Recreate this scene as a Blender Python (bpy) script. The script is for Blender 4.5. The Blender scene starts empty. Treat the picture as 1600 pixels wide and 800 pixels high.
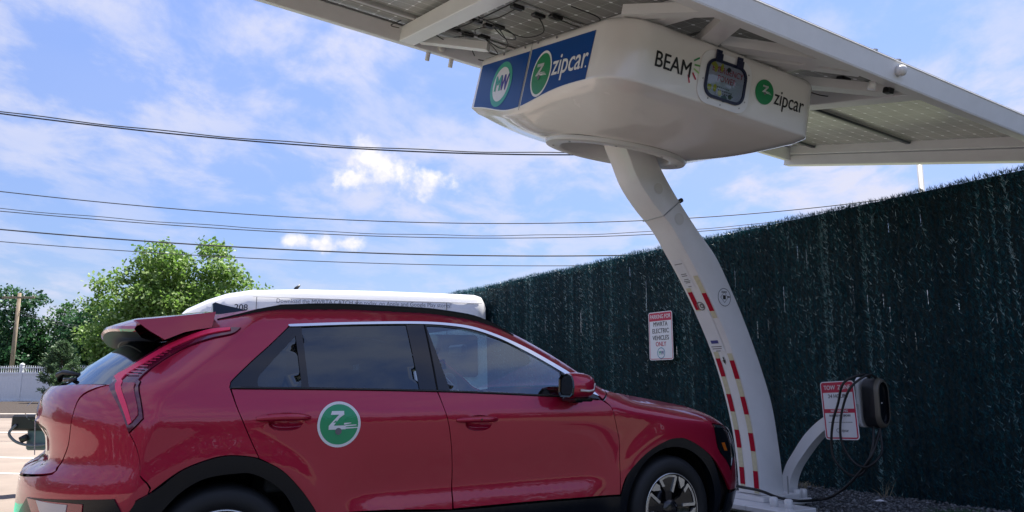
import bpy, math, random
import numpy as np
from mathutils import Vector, Matrix, Euler
from mathutils.geometry import delaunay_2d_cdt

# ------------------------------------------------------------------ camera, sky, sun, exposure
sc = bpy.context.scene
CAM_H = 1.1007
cam_d = bpy.data.cameras.new('camera'); cam_o = bpy.data.objects.new('camera', cam_d)
sc.collection.objects.link(cam_o)
cam_d.sensor_width = 36; cam_d.lens = 26.55; cam_d.clip_start = .05; cam_d.clip_end = 3000
cam_o.location = (0, 0, CAM_H); cam_o.rotation_euler = (math.pi/2+.16954, 0, 0)
sc.camera = cam_o
sc.render.resolution_x = 1024; sc.render.resolution_y = 512
sc.view_settings.view_transform = 'Standard'; sc.view_settings.look = 'None'
sc.view_settings.gamma = 1; sc.view_settings.use_curve_mapping = False
sc.view_settings.exposure = 1.48
SUN_EL = math.radians(67); SUN_AZ = (.56, .83)      # azimuth as a direction on the ground towards the sun
SKY_STRENGTH = .088; SUN_STRENGTH = 4.6

world = bpy.data.worlds.new('World'); sc.world = world; world.use_nodes = True
nt = world.node_tree; nt.nodes.clear()
def N_(t, **k):
    n = nt.nodes.new(t)
    for a, b in k.items(): setattr(n, a, b)
    return n
def wm(op, a, b=None, clamp=False):
    n = nt.nodes.new('ShaderNodeMath'); n.operation = op; n.use_clamp = clamp
    for i, v in enumerate((a, b)):
        if v is None: continue
        if isinstance(v, (int, float)): n.inputs[i].default_value = v
        else: nt.links.new(v, n.inputs[i])
    return n.outputs[0]
def build_world():
    L = nt.links.new
    out = N_('ShaderNodeOutputWorld'); bg = N_('ShaderNodeBackground')
    sky = N_('ShaderNodeTexSky'); sky.sky_type = 'NISHITA'; sky.sun_disc = False
    sky.sun_elevation = SUN_EL; sky.sun_rotation = math.atan2(SUN_AZ[0], SUN_AZ[1])
    sky.air_density = 1.15; sky.dust_density = .7; sky.ozone_density = 2.2; sky.altitude = 50
    tc = N_('ShaderNodeTexCoord'); sp = N_('ShaderNodeSeparateXYZ'); L(tc.outputs['Generated'], sp.inputs[0])
    x, y, z = sp.outputs
    zz = wm('ADD', wm('MAXIMUM', z, 0.0), .16)
    cx = wm('DIVIDE', x, zz); cy = wm('DIVIDE', y, zz)
    comb = N_('ShaderNodeCombineXYZ'); L(cx, comb.inputs[0]); L(cy, comb.inputs[1])
    # streaked high cloud
    mp = N_('ShaderNodeMapping'); mp.inputs['Rotation'].default_value = (0, 0, math.radians(-38)); mp.inputs['Scale'].default_value = (1.35, 1.0, 1)
    L(comb.outputs[0], mp.inputs[0])
    n1 = N_('ShaderNodeTexNoise'); n1.inputs['Scale'].default_value = 2.7; n1.inputs['Detail'].default_value = 10; n1.inputs['Roughness'].default_value = .60; n1.inputs['Distortion'].default_value = .25
    L(mp.outputs[0], n1.inputs['Vector'])
    mp2 = N_('ShaderNodeMapping'); mp2.inputs['Location'].default_value = (4.3, 1.7, 0); mp2.inputs['Rotation'].default_value = (0, 0, math.radians(25)); mp2.inputs['Scale'].default_value = (.55, .9, 1)
    L(comb.outputs[0], mp2.inputs[0])
    n2 = N_('ShaderNodeTexNoise'); n2.inputs['Scale'].default_value = .9; n2.inputs['Detail'].default_value = 4; n2.inputs['Roughness'].default_value = .5
    L(mp2.outputs[0], n2.inputs['Vector'])
    m1 = N_('ShaderNodeMapRange'); m1.interpolation_type = 'SMOOTHSTEP'
    m1.inputs['From Min'].default_value = .40; m1.inputs['From Max'].default_value = .64; L(n1.outputs[0], m1.inputs[0])
    m2 = N_('ShaderNodeMapRange'); m2.interpolation_type = 'SMOOTHSTEP'
    m2.inputs['From Min'].default_value = .30; m2.inputs['From Max'].default_value = .62; L(n2.outputs[0], m2.inputs[0])
    cov = wm('ADD', wm('MULTIPLY', m1.outputs[0], wm('ADD', wm('MULTIPLY', m2.outputs[0], .55), .32)), wm('MULTIPLY', m2.outputs[0], .16), True)
    # clouds near the horizon thicken to a pale veil
    veil = wm('MULTIPLY', wm('POWER', wm('SUBTRACT', 1.0, wm('MAXIMUM', z, 0.0)), 9.0), .16)
    cov = wm('MAXIMUM', cov, veil)
    # two small heaped clouds
    n3 = N_('ShaderNodeTexNoise'); n3.inputs['Scale'].default_value = 30; n3.inputs['Detail'].default_value = 9; n3.inputs['Roughness'].default_value = .58
    L(tc.outputs['Generated'], n3.inputs['Vector'])
    nz = wm('SUBTRACT', n3.outputs[0], .5)
    puff = None
    for (ax, az, rx, rz, flat) in [(-.172, .266, .056, .036, .6), (-.118, .258, .060, .026, .8), (-.188, .284, .030, .030, .8), (-.205, .262, .03, .018, .8), (-.238, .178, .050, .015, .6), (-.268, .180, .026, .014, .7), (-.212,.181,.028,.015,.8)]:
        dx = wm('DIVIDE', wm('SUBTRACT', x, ax), rx); dz = wm('DIVIDE', wm('SUBTRACT', z, az), rz)
        dd = wm('SUBTRACT', 1.0, wm('SQRT', wm('ADD', wm('MULTIPLY', dx, dx), wm('MULTIPLY', dz, dz))))
        puff = dd if puff is None else wm('MAXIMUM', puff, dd)
    front = wm('GREATER_THAN', y, 0.0)
    pm = N_('ShaderNodeMapRange'); pm.interpolation_type = 'SMOOTHSTEP'; pm.inputs['From Min'].default_value = .02; pm.inputs['From Max'].default_value = .80
    L(wm('ADD', puff, wm('MULTIPLY', nz, 2.2)), pm.inputs[0])
    pf = wm('MULTIPLY', wm('MULTIPLY', pm.outputs[0], front), .92)
    mix = N_('ShaderNodeMix'); mix.data_type = 'RGBA'; L(cov, mix.inputs[0])
    hz = N_('ShaderNodeMapRange'); hz.inputs['From Min'].default_value = 0; hz.inputs['From Max'].default_value = .42; hz.inputs['To Min'].default_value = .60; hz.inputs['To Max'].default_value = .92; L(z, hz.inputs[0])
    sk0 = N_('ShaderNodeVectorMath'); sk0.operation = 'SCALE'; L(sky.outputs[0], sk0.inputs[0]); L(hz.outputs[0], sk0.inputs['Scale'])
    sk = N_('ShaderNodeMix'); sk.data_type = 'RGBA'; sk.blend_type = 'MULTIPLY'; sk.inputs[0].default_value = 1
    L(sk0.outputs[0], sk.inputs[6]); sk.inputs[7].default_value = (.64, .67, .88, 1)
    L(sk.outputs[2], mix.inputs[6]); mix.inputs[7].default_value = (3.1, 3.2, 3.95, 1)
    pcol = N_('ShaderNodeValToRGB'); pcol.color_ramp.elements[0].position = .36; pcol.color_ramp.elements[1].position = .62
    pcol.color_ramp.elements[0].color = (2.7, 3.0, 3.9, 1); pcol.color_ramp.elements[1].color = (4.7, 4.45, 4.5, 1)
    L(wm('ADD', n3.outputs[0], wm('MULTIPLY', wm('SUBTRACT', z, wm('ADD', wm('MULTIPLY', wm('GREATER_THAN', z, .22), .087), .176)), 7.0)), pcol.inputs[0])
    mix2 = N_('ShaderNodeMix'); mix2.data_type = 'RGBA'; L(pf, mix2.inputs[0]); L(mix.outputs[2], mix2.inputs[6]); L(pcol.outputs[0], mix2.inputs[7])
    L(mix2.outputs[2], bg.inputs['Color']); bg.inputs['Strength'].default_value = SKY_STRENGTH
    L(bg.outputs[0], out.inputs[0])
build_world()
sun_d = bpy.data.lights.new('sun', 'SUN'); sun_o = bpy.data.objects.new('sun', sun_d); sc.collection.objects.link(sun_o)
sun_d.energy = SUN_STRENGTH; sun_d.angle = math.radians(.5); sun_d.color = (1, .95, .87)
sdir = Vector((SUN_AZ[0]*math.cos(SUN_EL), SUN_AZ[1]*math.cos(SUN_EL), math.sin(SUN_EL)))
sun_o.rotation_euler = sdir.to_track_quat('Z', 'Y').to_euler(); sun_o.location = (0, 0, 30)

# ------------------------------------------------------------------ helpers
rng = random.Random(7); nrg = np.random.default_rng(7)
COL = sc.collection
def tag(o, label=None, cat=None, group=None, kind=None):
    if label: o['label'] = label
    if cat: o['category'] = cat
    if group: o['group'] = group
    if kind: o['kind'] = kind
    return o
def empty(name, loc, rz, label, cat, group=None):
    o = bpy.data.objects.new(name, None); COL.objects.link(o)
    o.empty_display_size = .2; o.location = loc; o.rotation_euler = (0, 0, rz)
    o['M'] = 1; del o['M']
    return tag(o, label, cat, group)
def rootmat(o):
    while o.parent is not None: o = o.parent
    return Matrix.Translation(o.location) @ o.rotation_euler.to_matrix().to_4x4()
def mk(name, V, F, mat, parent=None, smooth=False, uv=None, attr=None):
    """vertices in world space; the mesh is stored in its thing's own space"""
    me = bpy.data.meshes.new(name)
    V = np.asarray(V, dtype=float).reshape(-1, 3)
    if parent is not None:
        Mi = np.array(rootmat(parent).inverted()); V = V@Mi[:3, :3].T+Mi[:3, 3]
    if isinstance(F, np.ndarray):
        k = F.shape[1]; n = len(F)
        me.vertices.add(len(V)); me.vertices.foreach_set('co', V.astype(np.float32).ravel())
        me.loops.add(n*k); me.loops.foreach_set('vertex_index', F.astype(np.int32).ravel())
        me.polygons.add(n); me.polygons.foreach_set('loop_start', np.arange(0, n*k, k, dtype=np.int32))
        me.update(calc_edges=True)
    else:
        me.from_pydata([tuple(v) for v in V], [], [tuple(f) for f in F]); me.update()
    if attr is not None:
        a = me.attributes.new('rnd', 'FLOAT', 'FACE'); a.data.foreach_set('value', np.asarray(attr, dtype=np.float32))
    if uv is not None:
        l = me.uv_layers.new(name='UVMap')
        for i, lp in enumerate(me.loops): l.data[i].uv = uv[lp.vertex_index]
    for m in (mat if isinstance(mat, (list, tuple)) else [mat]): me.materials.append(m)
    if smooth: me.polygons.foreach_set('use_smooth', [True]*len(me.polygons))
    o = bpy.data.objects.new(name, me); COL.objects.link(o)
    if parent is not None: o.parent = parent
    return o
def autosmooth(o, ang=35):
    me = o.data
    me.polygons.foreach_set('use_smooth', [True]*len(me.polygons))
    try: me.set_sharp_from_angle(angle=math.radians(ang))
    except Exception: pass
    return o
class MB:
    def __init__(s, T=None): s.v = []; s.f = []; s.T = T
    def add(s, V, F):
        b = len(s.v)
        for p in V: s.v.append(tuple(s.T(*p)) if s.T else tuple(p))
        for f in F: s.f.append(tuple(i+b for i in f))
    def box(s, a, b, bev=0.0):
        x0, y0, z0 = a; x1, y1, z1 = b
        if x0 > x1: x0, x1 = x1, x0
        if y0 > y1: y0, y1 = y1, y0
        if z0 > z1: z0, z1 = z1, z0
        if bev <= 0:
            V = [(x0,y0,z0),(x1,y0,z0),(x1,y1,z0),(x0,y1,z0),(x0,y0,z1),(x1,y0,z1),(x1,y1,z1),(x0,y1,z1)]
            F = [(0,3,2,1),(4,5,6,7),(0,1,5,4),(1,2,6,5),(2,3,7,6),(3,0,4,7)]
            s.add(V, F); return
        e = min(bev, (x1-x0)*.45, (y1-y0)*.45, (z1-z0)*.45)
        # each corner gives three vertices, one on each of its faces
        V = []; idx = {}
        for i, X in enumerate((x0, x1)):
            for j, Y in enumerate((y0, y1)):
                for k, Z in enumerate((z0, z1)):
                    ix = X+(e if i == 0 else -e); iy = Y+(e if j == 0 else -e); iz = Z+(e if k == 0 else -e)
                    idx[(i,j,k,0)] = len(V); V.append((X, iy, iz))
                    idx[(i,j,k,1)] = len(V); V.append((ix, Y, iz))
                    idx[(i,j,k,2)] = len(V); V.append((ix, iy, Z))
        F = []
        for i in (0, 1): F.append([idx[(i,j,k,0)] for j, k in ((0,0),(1,0),(1,1),(0,1))])
        for j in (0, 1): F.append([idx[(i,j,k,1)] for i, k in ((0,0),(1,0),(1,1),(0,1))])
        for k in (0, 1): F.append([idx[(i,j,k,2)] for i, j in ((0,0),(1,0),(1,1),(0,1))])
        for j in (0, 1):
            for k in (0, 1): F.append([idx[(0,j,k,1)], idx[(1,j,k,1)], idx[(1,j,k,2)], idx[(0,j,k,2)]])
        for i in (0, 1):
            for k in (0, 1): F.append([idx[(i,0,k,0)], idx[(i,1,k,0)], idx[(i,1,k,2)], idx[(i,0,k,2)]])
        for i in (0, 1):
            for j in (0, 1): F.append([idx[(i,j,0,0)], idx[(i,j,1,0)], idx[(i,j,1,1)], idx[(i,j,0,1)]])
        for i in (0, 1):
            for j in (0, 1):
                for k in (0, 1): F.append([idx[(i,j,k,0)], idx[(i,j,k,1)], idx[(i,j,k,2)]])
        c = np.array([(x0+x1)/2, (y0+y1)/2, (z0+z1)/2])
        G = []
        for f in F:
            P = [np.array(V[q]) for q in f]; nn = np.cross(P[1]-P[0], P[2]-P[0])
            if nn@(sum(P)/len(P)-c) < 0: f = f[::-1]
            G.append(f)
        s.add(V, G)
    def tube(s, pts, r, n=8, cap=True):
        P = [np.array(p, float) for p in pts]; m = len(P); V = []; F = []
        rr = r if isinstance(r, (list, tuple)) else [r]*m
        up = None
        for i in range(m):
            t = P[min(i+1, m-1)]-P[max(i-1, 0)]; t /= np.linalg.norm(t)+1e-12
            if up is None:
                up = np.cross(t, (0, 0, 1)); 
                if np.linalg.norm(up) < .1: up = np.cross(t, (1, 0, 0))
            up = up-t*(up@t); up /= np.linalg.norm(up); w = np.cross(t, up)
            for k in range(n):
                a = 2*math.pi*k/n; V.append(P[i]+(up*math.cos(a)+w*math.sin(a))*rr[i])
        for i in range(m-1):
            for k in range(n):
                F.append((i*n+k, i*n+(k+1) % n, (i+1)*n+(k+1) % n, (i+1)*n+k))
        if cap: F.append(tuple(range(n))[::-1]); F.append(tuple((m-1)*n+k for k in range(n)))
        s.add(V, F)
    def grid(s, rows, close=False):
        m = len(rows); n = len(rows[0]); V = [p for r in rows for p in r]; F = []
        for i in range(m-1):
            for k in range(n if close else n-1):
                F.append((i*n+k, i*n+(k+1) % n, (i+1)*n+(k+1) % n, (i+1)*n+k))
        s.add(V, F)
    def disc(s, c, u, w, r, n=32, r2=None):
        """flat disc or ring in the plane of u and w"""
        c, u, w = (np.array(q, float) for q in (c, u, w))
        ring = lambda R, sq=1: [c+(u*math.cos(2*math.pi*k/n)+w*math.sin(2*math.pi*k/n))*R for k in range(n)]
        if r2 is None: s.add([c]+ring(r), [(0, k+1, (k+1) % n+1) for k in range(n)])
        else: s.add(ring(r)+ring(r2), [(k, (k+1) % n, n+(k+1) % n, n+k) for k in range(n)])
    def prism(s, poly, f, t0, t1):
        """poly: 2-D points, f(a, b, t) -> point; extruded from t0 to t1"""
        n = len(poly)
        V = [f(a, b, t0) for a, b in poly]+[f(a, b, t1) for a, b in poly]
        s.add(V, [tuple(range(n))[::-1], tuple(range(n, 2*n))]+[(k, (k+1) % n, n+(k+1) % n, n+k) for k in range(n)])
    def build(s, name, mat, parent=None, smooth=False, sharp=None):
        o = mk(name, s.v, s.f, mat, parent, smooth)
        if sharp: autosmooth(o, sharp)
        return o
def rrect(x0, y0, x1, y1, r, n=6):
    P = []
    for cx, cy, a0 in ((x1-r, y1-r, 0), (x0+r, y1-r, 90), (x0+r, y0+r, 180), (x1-r, y0+r, 270)):
        for k in range(n+1):
            a = math.radians(a0+90*k/n); P.append((cx+r*math.cos(a), cy+r*math.sin(a)))
    return P
def text(name, body, size, org, xd, yd, mat, parent, align='CENTER', bold=0.0, squeeze=1.0, thick=.0006, shear=0, width=None):
    cu = bpy.data.curves.new(name, 'FONT'); cu.body = body; cu.size = size; cu.align_x = align; cu.align_y = 'CENTER'
    cu.extrude = thick; cu.resolution_u = 4; cu.shear = shear
    t = bpy.data.objects.new(name, cu); COL.objects.link(t)
    bpy.context.view_layer.update()
    me = bpy.data.meshes.new_from_object(t.evaluated_get(bpy.context.evaluated_depsgraph_get()))
    bpy.data.objects.remove(t)
    V = np.array([v.co[:] for v in me.vertices]); F = [tuple(p.vertices) for p in me.polygons]
    bpy.data.meshes.remove(me)
    if bold:
        n0 = len(V); sh = bold*size*1.6; F = F+[tuple(i+n0*k for i in f) for k in (1, 2) for f in F]
        V = np.concatenate([V, V+[sh, 0, .00015], V+[sh/2, sh/2, -.00015]])
    if width: squeeze = width/(V[:, 0].max()-V[:, 0].min())
    xd = np.array(xd, float); xd /= np.linalg.norm(xd); yd = np.array(yd, float); yd /= np.linalg.norm(yd); nd = np.cross(xd, yd)
    W = np.array(org)+np.outer(V[:, 0]*squeeze, xd)+np.outer(V[:, 1], yd)+np.outer(V[:, 2], nd)
    return mk(name, W, F, mat, parent)

# ------------------------------------------------------------------ materials
MAT = {}
def pmat(name, color, rough=.5, metal=0.0, coat=0.0, noise=None, bump=None, spec=.5, trans=0, coat_rough=.03, emis=None, ns=6.0, coat_ior=1.5):
    m = bpy.data.materials.new(name); m.use_nodes = True; t = m.node_tree; b = t.nodes['Principled BSDF']
    b.inputs['Base Color'].default_value = (*color, 1); b.inputs['Roughness'].default_value = rough
    b.inputs['Metallic'].default_value = metal; b.inputs['Coat Weight'].default_value = coat; b.inputs['Coat Roughness'].default_value = coat_rough
    b.inputs['Specular IOR Level'].default_value = spec; b.inputs['Coat IOR'].default_value = coat_ior
    tc = t.nodes.new('ShaderNodeTexCoord')
    if noise:
        n = t.nodes.new('ShaderNodeTexNoise'); n.inputs['Scale'].default_value = ns; n.inputs['Detail'].default_value = 8; n.inputs['Roughness'].default_value = .65
        t.links.new(tc.outputs['Object'], n.inputs['Vector'])
        r = t.nodes.new('ShaderNodeValToRGB'); t.links.new(n.outputs[0], r.inputs[0])
        r.color_ramp.elements[0].position = .3; r.color_ramp.elements[1].position = .72
        r.color_ramp.elements[0].color = (*[c*(1-noise) for c in color], 1); r.color_ramp.elements[1].color = (*[min(1, c*(1+noise)) for c in color], 1)
        t.links.new(r.outputs[0], b.inputs['Base Color'])
        mr = t.nodes.new('ShaderNodeMapRange'); mr.inputs['To Min'].default_value = max(0, rough-.08); mr.inputs['To Max'].default_value = min(1, rough+.12)
        t.links.new(n.outputs[0], mr.inputs[0]); t.links.new(mr.outputs[0], b.inputs['Roughness'])
    if bump:
        n = t.nodes.new('ShaderNodeTexNoise'); n.inputs['Scale'].default_value = bump[0]; n.inputs['Detail'].default_value = 5
        t.links.new(tc.outputs['Object'], n.inputs['Vector'])
        bp = t.nodes.new('ShaderNodeBump'); bp.inputs['Strength'].default_value = bump[1]; bp.inputs['Distance'].default_value = bump[2]
        t.links.new(n.outputs[0], bp.inputs['Height']); t.links.new(bp.outputs[0], b.inputs['Normal'])
    MAT[name] = m; return m
def leafmat(name, cols, trans=.35, rough=.55):
    m = bpy.data.materials.new(name); m.use_nodes = True; t = m.node_tree; b = t.nodes['Principled BSDF']
    a = t.nodes.new('ShaderNodeAttribute'); a.attribute_name = 'rnd'
    r = t.nodes.new('ShaderNodeValToRGB'); t.links.new(a.outputs['Fac'], r.inputs[0])
    e = r.color_ramp.elements
    e[0].color = (*cols[0], 1); e[1].color = (*cols[-1], 1)
    for i, c in enumerate(cols[1:-1]): q = e.new((i+1)/(len(cols)-1)); q.color = (*c, 1)
    t.links.new(r.outputs[0], b.inputs['Base Color']); b.inputs['Roughness'].default_value = rough
    tr = t.nodes.new('ShaderNodeBsdfTranslucent'); t.links.new(r.outputs[0], tr.inputs[0])
    mx = t.nodes.new('ShaderNodeMixShader'); mx.inputs[0].default_value = trans
    t.links.new(b.outputs[0], mx.inputs[1]); t.links.new(tr.outputs[0], mx.inputs[2]); t.links.new(mx.outputs[0], t.nodes['Material Output'].inputs[0])
    MAT[name] = m; return m
def glassmat(name, tint, refl=1.0, base=.04):
    m = bpy.data.materials.new(name); m.use_nodes = True; t = m.node_tree; t.nodes.remove(t.nodes['Principled BSDF'])
    g = t.nodes.new('ShaderNodeBsdfGlossy'); g.inputs['Roughness'].default_value = .005; g.inputs['Color'].default_value = (refl*.80, refl*.91, refl, 1)
    tr = t.nodes.new('ShaderNodeBsdfTransparent'); tr.inputs[0].default_value = (*tint, 1)
    lw = t.nodes.new('ShaderNodeLayerWeight'); lw.inputs['Blend'].default_value = .5
    pw = t.nodes.new('ShaderNodeMath'); pw.operation = 'POWER'; pw.inputs[1].default_value = 4; t.links.new(lw.outputs['Facing'], pw.inputs[0])
    ad = t.nodes.new('ShaderNodeMath'); ad.operation = 'ADD'; ad.inputs[1].default_value = base; ad.use_clamp = True; t.links.new(pw.outputs[0], ad.inputs[0])
    mx = t.nodes.new('ShaderNodeMixShader'); t.links.new(ad.outputs[0], mx.inputs[0]); t.links.new(tr.outputs[0], mx.inputs[1]); t.links.new(g.outputs[0], mx.inputs[2])
    t.links.new(mx.outputs[0], t.nodes['Material Output'].inputs[0])
    MAT[name] = m; return m
paint = pmat('red car paint', (.43, .0005, .036), rough=.40, metal=.48, coat=1.0, coat_rough=.015, coat_ior=1.55)
def flakes():
    t = paint.node_tree; b = t.nodes['Principled BSDF']; tc = t.nodes['Texture Coordinate']
    v = t.nodes.new('ShaderNodeTexNoise'); v.inputs['Scale'].default_value = 2.2; v.inputs['Detail'].default_value = 2; t.links.new(tc.outputs['Object'], v.inputs['Vector'])
    bp = t.nodes.new('ShaderNodeBump'); bp.inputs['Strength'].default_value = .10; bp.inputs['Distance'].default_value = .012
    t.links.new(v.outputs[0], bp.inputs['Height']); t.links.new(bp.outputs[0], b.inputs['Coat Normal'])
flakes()
gloss_black = pmat('gloss black trim', (.004, .005, .008), .10, coat=.3)
cladding = pmat('satin black cladding', (.004, .0065, .011), .22, noise=.15, spec=.35)
dark = pmat('dark void', (.004, .004, .005), .9)
dark_gap = pmat('panel gap', (.006, .002, .003), .8)
rubber = pmat('tyre rubber', (.007, .008, .010), .6, noise=.2, ns=30)
rim_black = pmat('rim black', (.010, .010, .012), .22, coat=.5)
rim_silver = pmat('machined rim silver', (.75, .76, .78), .25, metal=.9)
chrome = pmat('satin chrome', (.80, .82, .85), .18, metal=1.0)
side_glass = glassmat('side window glass', (.52, .72, .76), 1.0, .16)
rear_side_glass = glassmat('tinted rear glass', (.05, .08, .10), 1.0, .10)
rear_screen = glassmat('rear window glass', (.10, .12, .14), 1.0, .14)
interior = pmat('charcoal interior', (.030, .033, .036), .75, noise=.2)
interior_lt = pmat('grey interior trim', (.16, .18, .18), .7)
lamp_red = pmat('dark red lamp lens', (.36, .008, .035), .12, coat=1)
lamp_bright = pmat('bright red lamp strip', (1.0, .03, .12), .35, coat=.3)
lamp_dark = pmat('smoked lamp housing', (.13, .008, .030), .12, coat=1)
lamp_white = pmat('white reflector lens', (.62, .56, .55), .2, coat=1)
amber = pmat('amber lens', (.55, .13, .01), .2, coat=1)
white_paint = pmat('white powder coat', (.80, .80, .80), .33, noise=.04, coat=.25, bump=(9, .05, .01), coat_rough=.15)
white_gel = pmat('white glossy fibreglass', (.82, .79, .75), .22, noise=.035, coat=.7, ns=2.2, bump=(3.0, .25, .012))
white_ring = pmat('white ring', (.70, .69, .66), .4, noise=.05)
blue_vinyl = pmat('blue vinyl', (.0, .060, .27), .30, spec=.25, coat=.0, noise=.06, ns=3)
white_vinyl = pmat('white vinyl', (.80, .80, .80), .35)
green_vinyl = pmat('green vinyl', (.01, .24, .08), .3)
green_teal = pmat('teal vinyl', (.02, .36, .24), .3)
lime = pmat('pale green vinyl', (.35, .62, .22), .4)
purple = pmat('purple vinyl', (.05, .03, .30), .4)
ink = pmat('black lettering', (.012, .012, .014), .45)
grey_ink = pmat('grey lettering', (.16, .16, .17), .5)
red_ink = pmat('red lettering', (.55, .01, .04), .4)
navy = pmat('navy seal', (.005, .010, .045), .35)
yellow = pmat('yellow tag', (.65, .6, .03), .5)
hatch_glass = glassmat('hatch window', (.80, .82, .86), .8, .04)
silver_board = pmat('pale grey panel', (.60, .61, .66), .4)
cream_tape = pmat('cream reflective tape', (.62, .58, .40), .35, noise=.12, ns=40)
red_tape = pmat('red reflective tape', (.42, .0, .025), .5, spec=.15, noise=.1, ns=60)
sign_white = pmat('sign white', (.76, .77, .80), .3, noise=.03)
sign_red = pmat('sign red', (.50, .012, .06), .3)
black_plastic = pmat('black plastic', (.010, .011, .013), .4, noise=.15)
charger_grey = pmat('charger bezel grey', (.12, .11, .09), .38, metal=.3)
cable_mat = pmat('black cable', (.010, .011, .012), .5)
pole_wood = pmat('weathered wood', (.24, .19, .135), .85, noise=.25, bump=(40, .5, .01))
bark = pmat('bark', (.10, .075, .05), .9, noise=.3, bump=(20, .6, .02))
vinyl_fence = pmat('white vinyl fence', (.78, .80, .82), .45, noise=.03)
asphalt = pmat('sunlit concrete', (.235, .19, .158), .85, noise=.14, bump=(25, .25, .01), ns=1.3)
mulch = pmat('brown mulch', (.035, .024, .018), .95, noise=.5, bump=(14, 1.0, .05), ns=18)
kerb_mat = pmat('kerb concrete', (.42, .38, .33), .85, noise=.12)
green_mark = pmat('green road paint', (.02, .30, .17), .7, noise=.12)
white_mark = pmat('white road paint', (.62, .60, .57), .75, noise=.1)
galv = pmat('galvanised steel', (.42, .43, .44), .5, metal=.6, noise=.1)
van_white = pmat('van white paint', (.80, .80, .82), .2, coat=.8)
wire_mat = pmat('wire', (.03, .035, .045), .7)
alu = pmat('aluminium frame', (.50, .50, .49), .4, metal=.5)
rearp = pmat('pale plate', (.62, .60, .54), .4)
teal_grey = pmat('teal grey casing', (.10, .14, .16), .5)

# ------------------------------------------------------------------ placement frames
TH = math.radians(32)
DX = np.array([math.cos(TH), math.sin(TH), 0.0])       # along the car, towards the fence
NX = np.array([math.sin(TH), -math.cos(TH), 0.0])      # across, towards the camera side
O0 = np.array([-1.27619, 3.49085, 0.0])                # rear wheel, near side
def W(x, l, z): return O0+DX*x+NX*l+np.array([0, 0, z]) # x ahead of the rear axle, l sideways from the near flank
UP = np.array([0, 0, 1.0])


def crs(P, n=5):
    """Catmull-Rom through the points"""
    out = []
    for i in range(len(P)-1):
        p0 = P[max(i-1, 0)]; p1 = P[i]; p2 = P[i+1]; p3 = P[min(i+2, len(P)-1)]
        for k in range(n):
            s = k/n; out.append(tuple(.5*((2*b)+(-a+c)*s+(2*a-5*b+4*c-d)*s*s+(-a+3*b-3*c+d)*s**3) for a, b, c, d in zip(p0, p1, p2, p3)))
    out.append(tuple(P[-1])); return out

# ------------------------------------------------------------------ ground
def plane(name, pts, z, mat, **k):
    o = mk(name, [(x, y, z) for x, y in pts], [tuple(range(len(pts)))], mat); tag(o, kind='structure', **k); return o
plane('ground', [(-900, -300), (900, -300), (900, 1500), (-900, 1500)], -.012, pmat('far ground', (.09, .10, .06), .95, noise=.3, ns=.3))
plane('pavement', [(-70, -30)]+[tuple(W(6.56, l, 0)[:2]) for l in (36, -24.5)]+[(-12.8, 26.2), (-70, 27.4)], 0.0, asphalt)
lot = pmat('lot asphalt', (.045, .044, .043), .85, noise=.3, bump=(60, .4, .008), ns=8)
plane('parking_lot', [(-3.7, -30)]+[tuple(W(6.5, l, 0)[:2]) for l in (36, -9.5)]+[(-3.7, 12)], .004, lot)  # unseen dark asphalt added to keep bright ground out of the car's reflections
mb = MB(); f = lambda x, z: (x, 26.4-(x+17)*.012, z)
mb.prism([(0, -.02), (0, .13), (.03, .15), (.22, .15), (.22, -.02)], lambda a, b, t: (t, 26.3-(t+17)*.0125+a, b), -75, 2.0)
tag(mb.build('kerb', kerb_mat), kind='structure')
def bed():
    rows = []
    for i in range(60):
        t = i/59; r = []
        for k in range(140):
            x = -75+k*.56
            r.append((x, 26.5-(x+17)*.0125+t*17, .12+.09*min(1, t*3)+rng.uniform(0, .035)*(0 < t < 1)))
        rows.append(r)
    m = MB(); m.grid(rows); tag(m.build('mulch_bed', mulch, smooth=True), kind='structure')
bed()
plane('painted_bay', [(-6.6, 5.9), (-3.4, 4.0), (-3.4, 6.4), (-5.2, 7.25)], .004, green_mark)
for pts in ([(-19, 18.2), (-9, 18.2), (-9, 18.42), (-19, 18.42)], [(-8.2, 10.1), (-4.4, 9.5), (-4.4, 9.6), (-8.2, 10.2)], [(-9.4, 12.3), (-6.3, 11.6), (-6.3, 11.72), (-9.4, 12.42)]):
    plane('painted_line', pts, .004, white_mark)
# dry stains and patches on the concrete
m = asphalt; t = m.node_tree; b = t.nodes['Principled BSDF']; src = b.inputs['Base Color'].links[0].from_socket
n2 = t.nodes.new('ShaderNodeTexNoise'); n2.inputs['Scale'].default_value = .22; n2.inputs['Detail'].default_value = 6; t.links.new(t.nodes['Texture Coordinate'].outputs['Object'], n2.inputs['Vector'])
r2 = t.nodes.new('ShaderNodeValToRGB'); r2.color_ramp.elements[0].position = .38; r2.color_ramp.elements[1].position = .62; r2.color_ramp.elements[0].color = (.78, .77, .76, 1); r2.color_ramp.elements[1].color = (1, 1, 1, 1)
t.links.new(n2.outputs[0], r2.inputs[0]); mxx = t.nodes.new('ShaderNodeMix'); mxx.data_type = 'RGBA'; mxx.blend_type = 'MULTIPLY'; mxx.inputs[0].default_value = 1
t.links.new(src, mxx.inputs[6]); t.links.new(r2.outputs[0], mxx.inputs[7]); t.links.new(mxx.outputs[2], b.inputs['Base Color'])

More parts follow.
